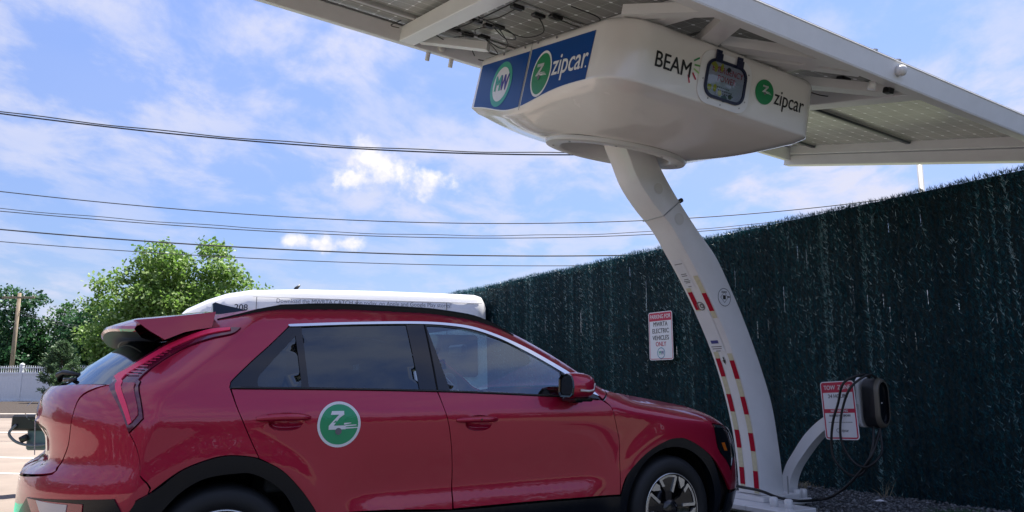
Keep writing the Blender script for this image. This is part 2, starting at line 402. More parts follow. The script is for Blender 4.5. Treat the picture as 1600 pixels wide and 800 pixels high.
# gravel strip along the fence
def gravel():
    base = leafmat('gravel', [(.05, .055, .062), (.12, .13, .14), (.26, .27, .28)], 0.0, .9)
    P = [W(4.3, 3.5, .006), W(6.6, 3.5, .006), W(6.6, -3.2, .006), W(4.3, -3.2, .006)]
    o = mk('gravel_bed', P, [(0, 1, 2, 3)], pmat('gravel soil', (.06, .062, .066), .95, noise=.4, ns=40)); tag(o, kind='structure')
    ico = [(0,0,1),(.9,0,.3),(.28,.85,.35),(-.72,.53,.3),(-.72,-.53,.35),(.28,-.85,.3),(0,0,-.4)]
    fc = [(0,1,2),(0,2,3),(0,3,4),(0,4,5),(0,5,1),(6,2,1),(6,3,2),(6,4,3),(6,5,4),(6,1,5)]
    ico = np.array(ico); n = 13000
    V = []; F = []; at = []
    for i in range(n):
        x = rng.uniform(4.6, 6.55); l = rng.uniform(-2.8, 2.6); s = rng.uniform(.008, .021)
        a = rng.uniform(0, 6.28); ca, sa = math.cos(a), math.sin(a)
        q = ico*np.array([s*rng.uniform(.8, 1.4), s*rng.uniform(.7, 1.1), s*.75])
        q = np.stack([q[:, 0]*ca-q[:, 1]*sa, q[:, 0]*sa+q[:, 1]*ca, q[:, 2]], 1)+W(x, l, .008+rng.uniform(0, .018))
        b0 = len(V)*7; V.append(q); F.append(np.array(fc)+b0); at += [rng.random()]*10
    o = mk('gravel', np.concatenate(V), np.concatenate(F), base, attr=at); tag(o, kind='stuff', label='loose grey gravel strewn along the foot of the green hedge fence', cat='gravel')
gravel()

# ------------------------------------------------------------------ hedge fence
def hedge():
    FX = 6.54; L0, L1 = -15.5, 4.4; H = 3.03
    root = empty('hedge_fence', tuple(W(FX, -5, 0)), TH, 'tall dark green artificial needle hedge fence behind the white column', 'fence')
    needle = leafmat('hedge needles', [(.002, .030, .050), (.003, .054, .080), (.007, .092, .125), (.03, .18, .20), (.60, .80, .82)], .10, .40)  # last, near-white colour stands for sparkles of light
    strip = pmat('hedge backing', (.002, .018, .020), .7)
    mb = MB(); l = L0
    while l < L1:
        w = rng.uniform(.055, .075); mb.T = None; off = rng.uniform(.0, .0025)
        # each backing slat is broken into lengths so that chinks of light show between them
        z = 0.0
        while z < H-.05:
            dz = rng.uniform(.10, .35); g = 0
            a = rng.uniform(-.001, .001)+(rng.uniform(-.0050, .0050) if z > 1.35 else 0)
            q = [W(FX+.03+off, l+a, z), W(FX+.03+off, l+w-.001+a, z), W(FX+.03+off, l+w-.001+a, min(H-.03, z+dz)-g), W(FX+.03+off, l+a, min(H-.03, z+dz)-g)]
            mb.add(q, [(0, 1, 2, 3)]); z += dz
        l += w-.0085
    mb.build('slat_backing', strip, root)
    # needles: thin blades fanned out of vertical strands
    V = []; A = []
    cols = np.arange(L0, L1, .062)
    per = 760
    for c in cols:
        cw = min(.22, .022*math.exp(nrg.normal(0, 1.15)))
        near = 1.45 if c > -3.5 else (1.0 if c > -9 else .7)
        k = int(per*near)
        z = nrg.uniform(-.0, H-.02, k); ll = c+nrg.normal(0, .010, k)+.006*np.sin(z*9+c*7)
        ang = nrg.uniform(-1.45, 1.45, k)            # about the vertical strand, facing the lot
        up = nrg.uniform(.25, 1.7, k); ln = nrg.uniform(.035, .060, k)
        dx = -np.cos(ang); dl = np.sin(ang)*.8; dz = up
        nn = np.sqrt(dx*dx+dl*dl+dz*dz); dx, dl, dz = dx/nn, dl/nn, dz/nn
        b = np.stack([np.full(k, FX)+nrg.uniform(-.012, .015, k), ll, z], 1); t = b+np.stack([dx, dl, dz], 1)*ln[:, None]
        s = np.cross(np.stack([dx, dl, dz], 1), nrg.normal(0, 1, (k, 3))); s /= np.linalg.norm(s, axis=1)[:, None]+1e-9; s *= .0034
        tri = np.stack([b-s, b+s, t], 1).reshape(-1, 3); V.append(tri)
        tone = .34+.10*math.sin(c*3.1)+.10*math.sin(c*11.7)+float(nrg.normal(0, .14))
        av = np.clip(nrg.normal(tone, .22, k), 0, .9); av[(nrg.random(k) < cw*np.clip((z-1.15-.35*math.sin(c*1.7))/.7, 0, 1))] = 1.0; A.append(av)  # some upper needles get the near-white colour, painting in glints of light
    # ragged top fringe
    k = 11000; ll = nrg.uniform(L0, L1, k); b = np.stack([FX+nrg.uniform(-.02, .03, k), ll, H-.05+nrg.uniform(-.05, .03, k)+.012*np.sin(ll*2.3)+.010*np.sin(ll*9.1)], 1)
    dr = np.stack([nrg.normal(0, .35, k), nrg.normal(0, .45, k), np.abs(nrg.normal(1, .3, k))], 1); dr /= np.linalg.norm(dr, axis=1)[:, None]
    ln = nrg.uniform(.02, .062, k); s = np.cross(dr, nrg.normal(0, 1, (k, 3))); s /= np.linalg.norm(s, axis=1)[:, None]; s *= .004
    V.append(np.stack([b-s, b+s, b+dr*ln[:, None]], 1).reshape(-1, 3)); A.append(np.clip(nrg.normal(.35, .2, k), 0, 1))
    V = np.concatenate(V); Wd = O0+np.outer(V[:, 0], DX)+np.outer(V[:, 1], NX)+np.outer(V[:, 2], UP)
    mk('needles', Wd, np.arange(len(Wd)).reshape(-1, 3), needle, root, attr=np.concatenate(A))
    mb = MB()
    for l in np.arange(L0+.4, L1, 2.45):
        m2 = MB(); m2.tube([W(FX+.10, l, -.1), W(FX+.10, l, H-.02)], .028, 10); m2.build('post', galv, root, True)
    for z in (.1, 1.5, 2.9):
        m2 = MB(); m2.tube([W(FX+.065, L0, z), W(FX+.065, L1, z)], .014, 6); m2.build('rail', galv, root)
hedge()

# ------------------------------------------------------------------ white fence, shrub, trees, pole, wires
def white_fence():
    root = empty('vinyl_fence', (-27, 42, .2), 0, 'white vinyl privacy fence with picket top behind the mulch bed', 'fence')
    z0 = .15
    k = 0; x = -44.0
    while x < -10:
        m = MB(); m.box((x-.065, 41.93, z0), (x+.065, 42.07, 2.2)); m.box((x-.085, 41.91, 2.2), (x+.085, 42.09, 2.24)); m.add([(x-.085, 41.91, 2.24), (x+.085, 41.91, 2.24), (x+.085, 42.09, 2.24), (x-.085, 42.09, 2.24), (x, 42, 2.33)], [(0,1,4),(1,2,4),(2,3,4),(3,0,4)])
        m.build('post', vinyl_fence, root)
        p = MB()
        for i in range(17):
            xx = x+.07+i*.1605; p.box((xx, 41.985, z0+.1), (xx+.157, 42.015, 1.70))
        p.build('panel', vinyl_fence, root)
        for q in (((x+.06, 41.96, z0+.05), (x+2.77, 42.04, z0+.17)), ((x+.06, 41.96, 1.68), (x+2.77, 42.04, 1.80)), ((x+.06, 41.965, 2.02), (x+2.77, 42.035, 2.07))):
            r = MB(); r.box(*q); r.build('rail', vinyl_fence, root)
        p = MB()
        for i in range(22):
            xx = x+.10+i*.123; sag = .12*(1-((i-10.5)/10.5)**2)
            p.box((xx, 41.99, 1.79), (xx+.04, 42.01, 2.20-sag*.5))
        p.build('pickets', vinyl_fence, root); x += 2.84
white_fence()

leaf_light = leafmat('bright leaves', [(.055, .115, .02), (.11, .22, .035), (.20, .33, .07), (.38, .48, .24)], .45)
leaf_dark = leafmat('dark leaves', [(.018, .065, .026), (.035, .11, .042), (.075, .18, .065)], .38)
leaf_mid = leafmat('mid leaves', [(.028, .075, .025), (.055, .14, .040), (.11, .23, .065)], .40)
needle_m = leafmat('conifer needles', [(.04, .085, .04), (.075, .14, .06), (.14, .21, .10)], .3)
def leaves(n, blobs, size, seed, tone=.5, clump=.45, flat=.6):
    """leaf quads gathered in small clumps through the volume of overlapping ellipsoids"""
    g = np.random.default_rng(seed)
    vol = np.array([b[3]*b[4]*b[5] for b in blobs]); pick = g.choice(len(blobs), n//14, p=vol/vol.sum())
    B = np.array(blobs)[pick]
    dr = g.normal(0, 1, (len(B), 3)); dr /= np.linalg.norm(dr, axis=1)[:, None]
    rad = g.uniform(.30, 1.0, len(B))**.45*(1+.10*g.normal(0, 1, len(B)))
    C0 = B[:, :3]+dr*rad[:, None]*B[:, 3:6]
    ct = np.clip(g.normal(tone, .16, len(B)), 0, 1)
    idx = np.repeat(np.arange(len(B)), 14)
    P = C0[idx]+g.normal(0, clump, (len(idx), 3))*np.array([1, 1, flat])*.6
    nn = g.normal(0, 1, (len(P), 3))+np.array([0, 0, .7]); nn /= np.linalg.norm(nn, axis=1)[:, None]
    u = np.cross(nn, g.normal(0, 1, (len(P), 3))); u /= np.linalg.norm(u, axis=1)[:, None]; v = np.cross(nn, u)
    s = (size*g.uniform(.55, 1.25, len(P)))[:, None]
    quad = np.stack([P-u*s*.5, P+v*s*.32-u*s*.05, P+u*s*.5, P-v*s*.32-u*s*.05], 1).reshape(-1, 3)
    at = np.clip(ct[idx]+g.normal(0, .16, len(P)), 0, 1)
    return quad, np.arange(len(quad)).reshape(-1, 4), at
def tree(name, base, H, blobs, n, size, mat, label, seed, group=None, r0=.22, limbs=7, clump=.45, tone=.5):
    root = empty(name, base, 0, label, 'tree', group)
    q, F, at = leaves(n, blobs, size, seed, tone, clump)
    mk('crown', q, F, mat, root, attr=at)
    g = random.Random(seed); m = MB(); bx, by, bz = base
    top = H*.72; pts = [(bx+.25*math.sin(k*1.1+seed), by, bz-.1+top*k/6) for k in range(7)]
    m.tube(pts, [r0*(1.25 if k == 0 else 1-.12*k) for k in range(7)], 9)
    for k in range(limbs):
        s = g.uniform(.35, .9); i = s*6; i0 = min(5, int(i)); a = np.array(pts[i0])*(1-(i-i0))+np.array(pts[i0+1])*(i-i0)
        b = blobs[g.randrange(len(blobs))]; e = np.array(b[:3])+np.array([g.uniform(-.5, .5)*b[3], g.uniform(-.4, .4)*b[4], g.uniform(-.1, .5)*b[5]])
        mid = (a+e)/2+np.array([0, 0, .35]); m.tube([a, (a+mid)/2+np.array([0, 0, .05]), mid, (mid+e)/2, e], [r0*.38, r0*.32, r0*.24, r0*.15, r0*.06], 6)
    m.build('trunk', bark, root, True)
    return root
def crown_blobs():
    g = random.Random(21); B = [(-20.4, 46, 5.2, 3.4, 3.2, 2.6), (-21.0, 45, 3.4, 4.0, 3, 2.2)]
    outline = [(-25.2, 4.2), (-25.0, 5.6), (-24.2, 6.6), (-22.8, 7.3), (-21.9, 8.3), (-20.8, 8.9), (-19.9, 8.4), (-18.6, 9.0), (-17.7, 8.2), (-16.7, 7.2), (-15.9, 6.3), (-15.2, 5.2), (-15.4, 4.0), (-14.6, 4.6)]
    for x, z in outline:
        for k in range(2):
            B.append((x+g.uniform(-.4, .4), 45.6+g.uniform(-1.2, 1.2), z+g.uniform(-.45, .25), g.uniform(.55, 1.15), g.uniform(.8, 1.3), g.uniform(.45, .85)))
    for k in range(44):
        a = g.uniform(0, 6.28); r_ = g.uniform(.2, .95); B.append((-20.3+math.cos(a)*4.2*r_, 43.9+g.uniform(-.6, 2.4), 5.2+math.sin(a)*3.1*r_, g.uniform(.7, 1.3), g.uniform(.7, 1.2), g.uniform(.55, .95)))
    return B
tree('broadleaf_tree', (-20.3, 46, .2), 9.2, crown_blobs(), 60000, .25, leaf_light,
     'large bright green broadleaf tree rising above the white van', 11, r0=.3, limbs=14, clump=.42, tone=.52)
bg = [(-44.5, 62, 7.6, 'dark leafy tree at the far left edge behind the wooden utility pole'), (-40.0, 61, 9.0, 'feathery tree whose thin top stands above the utility pole crossarm'), (-37.0, 63, 7.9, 'rounded dark green tree just right of the wooden utility pole'),
      (-33.4, 61, 8.0, 'dense dark tree between the utility pole and the bright broadleaf tree'), (-30.2, 62, 8.5, 'dark tree half hidden behind the left side of the bright broadleaf tree'), (-26.0, 64, 8.4, 'dark tree behind the bright broadleaf tree near the car spoiler')]
for i, (x, y, H, lb) in enumerate(bg):
    bl = [(x, y, H*.55, 2.7, 2.4, H*.40), (x-1.4, y-.5, H*.42, 2.0, 2.0, H*.34), (x+1.5, y, H*.48, 2.0, 2.0, H*.34), (x+.2, y-.3, H*.86, 1.2, 1.2, H*.12), (x, y-1, H*.25, 2.8, 1.8, H*.24)]
    if i == 1: bl = [(x, y, H*.5, 1.9, 2, H*.36), (x+.3, y, H*.86, 1.7, 1.3, H*.07), (x-.8, y, H*.93, 1.0, .9, H*.06), (x+1.3, y, H*.91, .9, .9, H*.05), (x, y-1, H*.25, 2.4, 1.8, H*.24)]
    tree('broadleaf_tree', (x, y, .2), H, bl, 11000, .30, leaf_dark if i % 2 else leaf_mid, lb, 30+i, 'trees beyond the white fence', r0=.2, limbs=8, clump=.45, tone=.42)
# far off wood closing the view
q, F, at = leaves(34000, [(x, 80+3*math.sin(x), 3.2, 4, 3, 3.6+.7*math.sin(x*.7)) for x in range(-76, -12, 4)], .5, 77, .35, .7)
o = mk('far_wood', q, F, leaf_dark, attr=at); tag(o, 'far dark green wood closing the view behind the trees and white fence', 'wood', kind='stuff')
def shrub():
    x, y, z = -22.75, 38.5, .2
    root = empty('conifer_shrub', (x, y, z), 0, 'thin young conifer shrub standing in front of the white fence', 'shrub')
    g = np.random.default_rng(5); V = []; A = []; m = MB(); m.tube([(x, y, .1), (x+.05, y, 1.6), (x-.03, y, 3.25)], [.05, .03, .008], 6)
    for k in range(95):
        t = (k/94)**.8; zz = .35+t*2.85; R = (1.45*(1-t)**.8+.10)*g.uniform(.6, 1.1); a = g.uniform(0, 6.28)
        e = np.array([x+math.cos(a)*R, y+math.sin(a)*R, zz+R*.45]); s = np.array([x, y, zz]); m.tube([s, (s+e)/2+[0, 0, -.03], e], [.012, .008, .003], 4)
        n = int(95*R)+30
        tt = g.uniform(.15, 1, n)**.7; P = s+(e-s)*tt[:, None]+g.normal(0, .065, (n, 3))
        dr = (e-s)/np.linalg.norm(e-s)+g.normal(0, .6, (n, 3)); u = dr*.12/np.linalg.norm(dr, axis=1)[:, None]; w = np.cross(u, g.normal(0, 1, (n, 3))); w /= np.linalg.norm(w, axis=1)[:, None]; w *= .028
        V.append(np.stack([P-w, P+w, P+u+w*.3, P+u-w*.3], 1).reshape(-1, 3)); A.append(np.clip(g.normal(.5, .22, n), 0, 1))
    V = np.concatenate(V); mk('foliage', V, np.arange(len(V)).reshape(-1, 4), needle_m, root, attr=np.concatenate(A)); m.build('stem', bark, root, True)
shrub()
def utility_pole():
    root = empty('utility_pole', (-34.1, 52, 0), 0, 'brown wooden utility pole with one crossarm at the far left', 'pole')
    m = MB(); m.tube([(-34.1, 52, -.2), (-34.1, 52, 7.4)], [.15, .11], 12); m.build('pole', pole_wood, root, True)
    m = MB(); m.box((-35.2, 51.82, 7.0), (-32.95, 51.93, 7.13), .01); m.build('crossarm', pole_wood, root)
    for x in (-35.05, -34.5, -33.7, -33.1):
        m = MB(); m.tube([(x, 51.87, 7.13), (x, 51.87, 7.2), (x, 51.87, 7.26)], [.03, .05, .02], 8); m.build('insulator', galv, root, True)
utility_pole()
def wire(pts, r, label, twin=None, cat='wire', group='overhead wires', name='overhead_wire'):
    P = np.array(pts, float); xs = np.linspace(P[0, 0], P[-1, 0], 60)
    # parabola-like fit through the given points
    cz = np.polyfit(P[:, 0], P[:, 2], 3 if len(P) > 3 else len(P)-1); cy = np.polyfit(P[:, 0], P[:, 1], 1)
    m = MB(); m.tube([(x, np.polyval(cy, x), np.polyval(cz, x)) for x in xs], r, 5)
    if twin: m.tube([(x, np.polyval(cy, x), np.polyval(cz, x)+twin+.012*math.sin(x*2)) for x in xs], r*.8, 5)
    o = m.build(name, wire_mat, None, True); tag(o, label, cat, group)
wire([(-19, 18, 8.75), (-12.8, 18, 7.83), (-7.95, 18, 7.17), (-3.17, 18, 6.84), (1.27, 18, 6.75), (5, 18, 6.80)], .019, 'highest overhead wire, a thick twin cable running behind the white pod', .055)
wire([(-19, 20, 6.95), (-13.96, 20, 6.33), (-10.44, 20, 5.94), (-6.94, 20, 5.65), (-3.47, 20, 5.47), (-.52, 20, 5.40), (2.77, 20, 5.46), (5.21, 20, 5.62), (8.52, 20, 5.9), (11, 20, 6.2)], .014, 'second overhead wire from the top, long and thin, rising again right of the column')
wire([(-19, 21, 6.4), (-14.59, 21, 5.99), (-10, 21, 5.62), (-5.44, 21, 5.32), (-.91, 21, 5.21), (3.63, 21, 5.30), (5.99, 21, 5.47), (10, 21, 5.9)], .013, 'pale twin overhead wire, third from the top', .075)
wire([(-20, 22, 6.15), (-15.22, 22, 5.68), (-9.48, 22, 5.21), (-3.79, 22, 4.94), (1.89, 22, 4.87), (2.93, 22, 4.89), (7, 22, 5.0)], .021, 'dark thick overhead wire, fourth from the top')
wire([(-20, 23, 5.85), (-15.87, 23, 5.5), (-11.88, 23, 5.2), (-6.91, 23, 4.9), (-1.97, 23, 4.74), (1.97, 23, 4.76), (7, 23, 4.85)], .013, 'lowest overhead wire, passing just above the van')
wire([(-34.0, 52, 5.97), (-31.5, 52, 5.30), (-29.4, 52, 4.87), (-27, 52, 4.5)], .022, 'pair of service wires sloping down right from the wooden pole', .16)
m = MB(); m.tube([W(0, 0, 0)*0+np.array([5.31, 9.5, -.1]), (5.31, 9.5, 3.98)], .037, 10)
tag(m.build('metal_pole', galv, None, True), 'thin pale metal pole rising behind the hedge fence under the canopy', 'pole')

# ------------------------------------------------------------------ van
def van():
    ang = math.radians(15.8); vd = np.array([math.cos(ang), math.sin(ang), 0]); vn = np.array([math.sin(ang), -math.cos(ang), 0]); v0 = np.array([-5.45, 12.72, 0])
    T = lambda x, y, z: v0+vd*x+vn*y+UP*z
    root = empty('passenger_van', tuple(T(2.6, -1, 0)), ang, 'white high roof passenger van parked behind the red car', 'van')
    # cross sections along the van: x, roof height, half width at roof
    st = [(-1.0, .95, .80), (-.9, 1.12, .86), (-.62, 1.28, .93), (-.50, 1.75, .88), (-.32, 2.10, .84), (-.08, 2.34, .82), (.25, 2.50, .82), (.55, 2.61, .84), (.95, 2.69, .84), (1.8, 2.73, .85), (3.2, 2.745, .85), (4.4, 2.74, .85), (5.0, 2.73, .85), (5.12, 2.70, .84), (5.19, 2.60, .80)]
    rows = []
    for x, h, w in st:
        h = h+.085*min(1, max(0, (h-1.3)/1.2))
        r = []
        wb = 1.02 if x > .1 else .93
        for z, y in ((.35, wb-.05), (.55, wb), (min(1.1, h*.6), wb+.0), (h*.72, w+(wb-w)*.62), (h-.30*(h > 1.5)-.1, w+.06), (h-.11, w+.01), (h-.045, w-.06), (h-.01, w-.17), (h, w-.4), (h+.005, 0)): r.append((y, z))
        full = [(x, y, z) for y, z in r]+[(x, -y, z) for y, z in r[:-1][::-1]]
        rows.append([T(x, y-1.0, z) for _, y, z in full])
    m = MB(); m.grid(rows)
    n = len(rows[0]); m.add(rows[0], [tuple(range(n))]); m.add(rows[-1], [tuple(range(n))[::-1]])
    m.build('body', van_white, root, sharp=50)
    wf = lambda z: 1.02+(.86-1.02)*max(0, (z-1.1))/1.5
    for x0, x1 in ((.75, 1.5), (1.62, 2.75), (2.85, 3.95), (4.05, 5.0)):
        g = MB(); g.prism(rrect(x0, 1.25, x1, 2.02, .06, 3), lambda a, b, t: T(a, wf(b)-1.0+.045+t, b), 0, .012); g.build('window', gloss_black, root)
    for x in (.0, 3.95):
        w = MB()
        for y0, y1 in ((.80, 1.03), (-1.03, -.80)):
            w.prism([(x+.35*math.cos(k*.2618), .35+.35*math.sin(k*.2618)) for k in range(24)], lambda a, b, t: T(a, t-1.0, b), y0, y1)
        w.build('wheel', rubber, root)
    s = MB(); 
    for x in (1.06, 2.78, 4.95): s.box((x, 0, 2.1), (x+.008, .004, 2.70))
    s.T = None; seam = MB()
    for x in (1.06, 2.78, 4.42): seam.prism([(x, 1.2), (x+.012, 1.2), (x+.012, 2.62), (x, 2.62)], lambda a, b, t: T(a, wf(b)-1.0+.044+t, b), 0, .003)
    seam.build('seam', grey_ink, root)
    s = MB(); s.prism([(1.0, 2.62), (5.1, 2.62), (5.1, 2.628), (1.0, 2.628)], lambda a, b, t: T(a, -.118+t, b), 0, .008); s.build('roof_gutter', white_ring, root)
    xx = np.array(vd); t = text('lettering', 'Download the MWRTA CATCH app today, on Apple and Google Play stores!', .112, T(2.95, -.03, 2.555), vd, UP*.98-vn*.16, pmat('slate lettering', (.07, .075, .09), .5), root, width=3.10)
    text('number', '208', .15, T(.82, -.02, 2.42), vd, UP*.98-vn*.16, ink, root, bold=.02)
    a = MB(); a.tube([T(1.70, -.7, 2.80), T(1.72, -.7, 2.87), T(1.78, -.7, 2.93)], [.05, .035, .015], 8); a.tube([T(1.66, -.7, 2.825), T(1.98, -.7, 2.83)], .02, 6); a.build('antenna', black_plastic, root, True)
    g = MB(); g.add([T(-.61, -.15, 1.36), T(-.61, -1.85, 1.36), T(-.34, -1.74, 2.05), T(-.34, -.26, 2.05)], [(0, 1, 2, 3)]); g.build('windscreen', gloss_black, root)
van()
def added_wood_behind():
    """unseen trees added behind the camera to darken reflections in paint and glass"""
    bl = []; g = random.Random(4)
    for k in range(34):
        a = math.radians(-196+k*6.4); R = 34+g.uniform(-3, 3); x, y = R*math.cos(a), R*math.sin(a)
        if y > 14 and x < 0: continue
        bl.append((x, y, 2.6+g.uniform(0, .6), 3.6, 3.6, 3.4+g.uniform(0, 1.6)))
    q, F, at = leaves(30000, bl, .9, 91, .3, 1.0)
    tag(mk('far_wood', q, F, leaf_dark, attr=at), 'unseen belt of trees added behind the camera, mirrored dark in the car paint', 'wood', kind='stuff')
added_wood_behind()

# ------------------------------------------------------------------ solar charging canopy
CA = np.array([.87473719, .47844472, -.07697721]); CB = np.array([-.44894389, .85989252, .24296963]); CN = np.cross(CA, CB)
RR = np.array([.87694674, 6.22770714, 3.05092609])
def T(a, b, t): return RR+CA*a+CB*b+CN*t
station = empty('solar_charging_canopy', tuple(W(4.9, -1.18, 0)), TH, 'white solar canopy on one curved column with a big white pod under its tilted panels', 'solar canopy')

# column
RIDGE = [(3.20, 3.34), (3.255, 3.16), (3.328, 3.014), (3.427, 2.816), (3.58, 2.64), (3.782, 2.46), (3.96, 2.23), (4.127, 1.997), (4.31, 1.70), (4.465, 1.403), (4.60, 1.05), (4.692, .698), (4.73, .40), (4.74, .15)]
RIGHT = [(3.50, 3.36), (3.56, 3.20), (3.633, 3.052), (3.76, 2.86), (3.93, 2.65), (4.12, 2.44), (4.325, 2.231), (4.50, 1.95), (4.665, 1.644), (4.83, 1.28), (4.959, .923), (5.02, .55), (5.045, .30), (5.05, .13)]
L1, L2 = -1.05, -1.305
rg, rt = crs(RIDGE), crs(RIGHT)
def column():
    m = MB(); rows = []; e = .016
    for (x0, z0), (x1, z1) in zip(rg, rt):
        a = np.array([x0, z0]); b = np.array([x1, z1]); u = (b-a)/np.linalg.norm(b-a)
        P = []
        for (q, s, l, sl) in ((a, 1, L1, -1), (b, -1, L1, -1), (b, -1, L2, 1), (a, 1, L2, 1)):
            c1 = (q, l+sl*e); c2 = (q+u*s*e*.3, l+sl*e*.3); c3 = (q+u*s*e, l)
            P += [c1, c2, c3] if (s, l) in ((1, L1), (-1, L2)) else [c3, c2, c1]
        rows.append([W(q[0], l, q[1]) for q, l in P])
    m.grid(rows, close=True)
    o = m.build('column', white_paint, station, sharp=40)
    def cface(z, w, off=.002):      # point on the concave face: z height, w 0 near edge .. 1 far edge
        xs = np.interp(-z, [-q[1] for q in rg], [q[0] for q in rg]); return W(xs-off, L1+(L2-L1)*w, z)
    def sface(z, s, off=.002):
        x0 = np.interp(-z, [-q[1] for q in rg], [q[0] for q in rg]); x1 = np.interp(-z, [-q[1] for q in rt], [q[0] for q in rt]); return W(x0+(x1-x0)*s, L1+off, z)
    def strip(name, mat, z0, z1, w0, w1, off, par=o):
        b = MB(); n = 8; b.grid([[cface(z0+(z1-z0)*i/n, w0, off), cface(z0+(z1-z0)*i/n, w1, off)] for i in range(n+1)]); return b.build(name, mat, par)
    # heights of the tape blocks along each edge
    zz = lambda y: float(np.interp(y, [243, 281, 320, 354, 440, 548, 674, 773], [3.014, 2.816, 2.62, 2.46, 1.997, 1.403, .698, .153]))
    for (w0, w1, sh) in ((.055, .265, 0), (.66, .87, 4)):
        for y0, y1 in ((457, 485), (563, 592), (620, 648), (677, 706), (737, 764)): strip('red_tape', red_tape, zz(y0-sh), zz(y1-sh), w0, w1, .003)
        for y0, y1 in ((430, 457), (485, 496), (552, 563), (592, 620), (648, 677), (706, 737), (764, 772)): strip('cream_tape', cream_tape, zz(y0-sh), zz(y1-sh), w0, w1, .002)
    sheet = strip('notice_sheet', sign_white, 1.76, 1.40, .30, .96, .0042)
    sheet2 = strip('notice_sheet', sign_white, 2.20, 1.96, .40, .86, .003)
    def bar(z0, z1, w0, w1, mat, off, par): b = MB(); b.add([cface(z0, w0, off), cface(z0, w1, off), cface(z1, w1, off), cface(z1, w0, off)], [(0, 1, 2, 3)]); return b
    b = MB()
    for z, a, c in ((2.165, .45, .80), (2.08, .5, .76), (2.065, .5, .76), (2.035, .52, .74), (2.02, .48, .78), (2.008, .52, .74), (1.975, .55, .70)):
        q = bar(z, z-.006, a, c, ink, .0045, None); b.add(q.v, q.f)
    b.build('print', grey_ink, sheet2)
    b = MB()
    for z, a, c in ((1.448, .38, .86), (1.43, .42, .84), (1.41, .5, .72)):
        q = bar(z, z-.007, a, c, ink, .0055, None); b.add(q.v, q.f)
    b.build('print', grey_ink, sheet)
    q = bar(1.500, 1.472, .46, .80, navy, .0055, None); q.build('blue_band', pmat('blue band', (.03, .04, .25), .4), sheet)
    q = bar(1.352, 1.30, .47, .52, ink, .0055, None)
    for z, a, c in ((1.325, .44, .56), (1.312, .46, .54), (1.30, .48, .51)):
        r = bar(z, z-.013, a, c, ink, .0055, None); q.add(r.v, r.f)
    q.build('arrow', ink, sheet)
    c = cface(1.80, .56, .004); u = cface(1.80, .0)-cface(1.80, 1.0); u /= np.linalg.norm(u); v = cface(1.86, .5)-cface(1.80, .5); v /= np.linalg.norm(v)
    b = MB(); b.disc(c, u, v, .044, 28, .034); b.disc(c+u*.012, u, v, .024, 20, .010); b.build('round_emblem', grey_ink, o)
    # round sticker on the flank
    c = sface(1.80, .30, .003); u = DX; v = UP
    c = W(*[4.452, -1.047, 1.87][:2], 1.87) if False else sface(1.875, .56, .003)
    b = MB(); b.disc(c, u, v, .082, 40); st = b.build('round_sticker', sign_white, o)
    b = MB(); b.disc(c+NX*.001, u, v, .081, 40, .076); b.disc(c+NX*.001, u, v, .050, 4, .045)
    for dz in (.04, .05): b.add([c+NX*.001+u*x+v*(z) for x, z in ((-.035, dz), (.035, dz), (.035, dz+.005), (-.035, dz+.005))], [(0, 1, 2, 3)])
    b.add([c+NX*.001+u*x+v*z for x, z in ((.035, 0.0), (.07, .0), (.07, .012), (.035, .012))], [(0, 1, 2, 3)])
    b.add([c+NX*.001+u*x+v*z for x, z in ((-.018, -.018), (.018, -.018), (.018, .018), (-.018, .018))], [(0, 1, 2, 3)])
    b.build('print', ink, st)
    # joint band, knob and two round covers near the top
    i = min(range(len(rg)), key=lambda k: abs(rg[k][1]-2.52)); j = min(range(len(rt)), key=lambda k: abs(rt[k][1]-2.69))
    b = MB(); a0 = np.array(rg[i]); b0 = np.array(rt[j])
    P = [W(a0[0]-.004, L1+.004, a0[1]), W(b0[0]+.004, L1+.004, b0[1]), W(b0[0]+.004, L2-.004, b0[1]), W(a0[0]-.004, L2-.004, a0[1]), W(a0[0]-.004, L1+.004, a0[1])]
    b.tube(P, .005, 6); b.build('joint_band', galv, o)
    b = MB(); k = W(b0[0]+.01, L1-.02, b0[1]); b.tube([k, k+DX*.035+UP*.02], .02, 10); b.build('knob', black_plastic, o, True)
    for zc, s, r in ((2.77, .5, .048), (2.53, .52, .052)):
        c = sface(zc, s, .003); b = MB(); b.disc(c, DX, UP, r, 28); b.disc(c+NX*.003, DX, UP, r, 28, r*.88); b.build('round_cover', white_ring, o)
    return o
col = column()
# base plate with anchor bolts and the flat pad
b = MB(W); b.box((4.42, -1.60, .055), (5.30, -.95, .10), .006); b.box((4.42, -.948, .055), (4.82, -.55, .10), .006); b.box((4.60, -1.52, 0), (4.75, -.80, .055)); b.box((5.12, -1.52, 0), (5.26, -1.0, .055)); plate = b.build('base_plate', white_paint, station)
b = MB(W); b.box((4.66, -1.40, .10), (5.14, -.96, .145), .006); b.build('foot_flange', white_paint, plate)
for x, l in ((5.17, -1.0), (5.25, -1.0), (4.60, -.65), (4.60, -.80), (4.6, -1.5), (5.3, -1.5)):
    b = MB(); b.tube([W(x, l, .10), W(x, l, .165), W(x, l, .175)], [.034, .034, .024], 14); b.build('bolt_cap', white_paint, plate, True)
b = MB(); b.tube([W(5.03, -.99, .10), W(5.03, -.99, .30)], .006, 6); b.build('ground_rod', galv, plate)

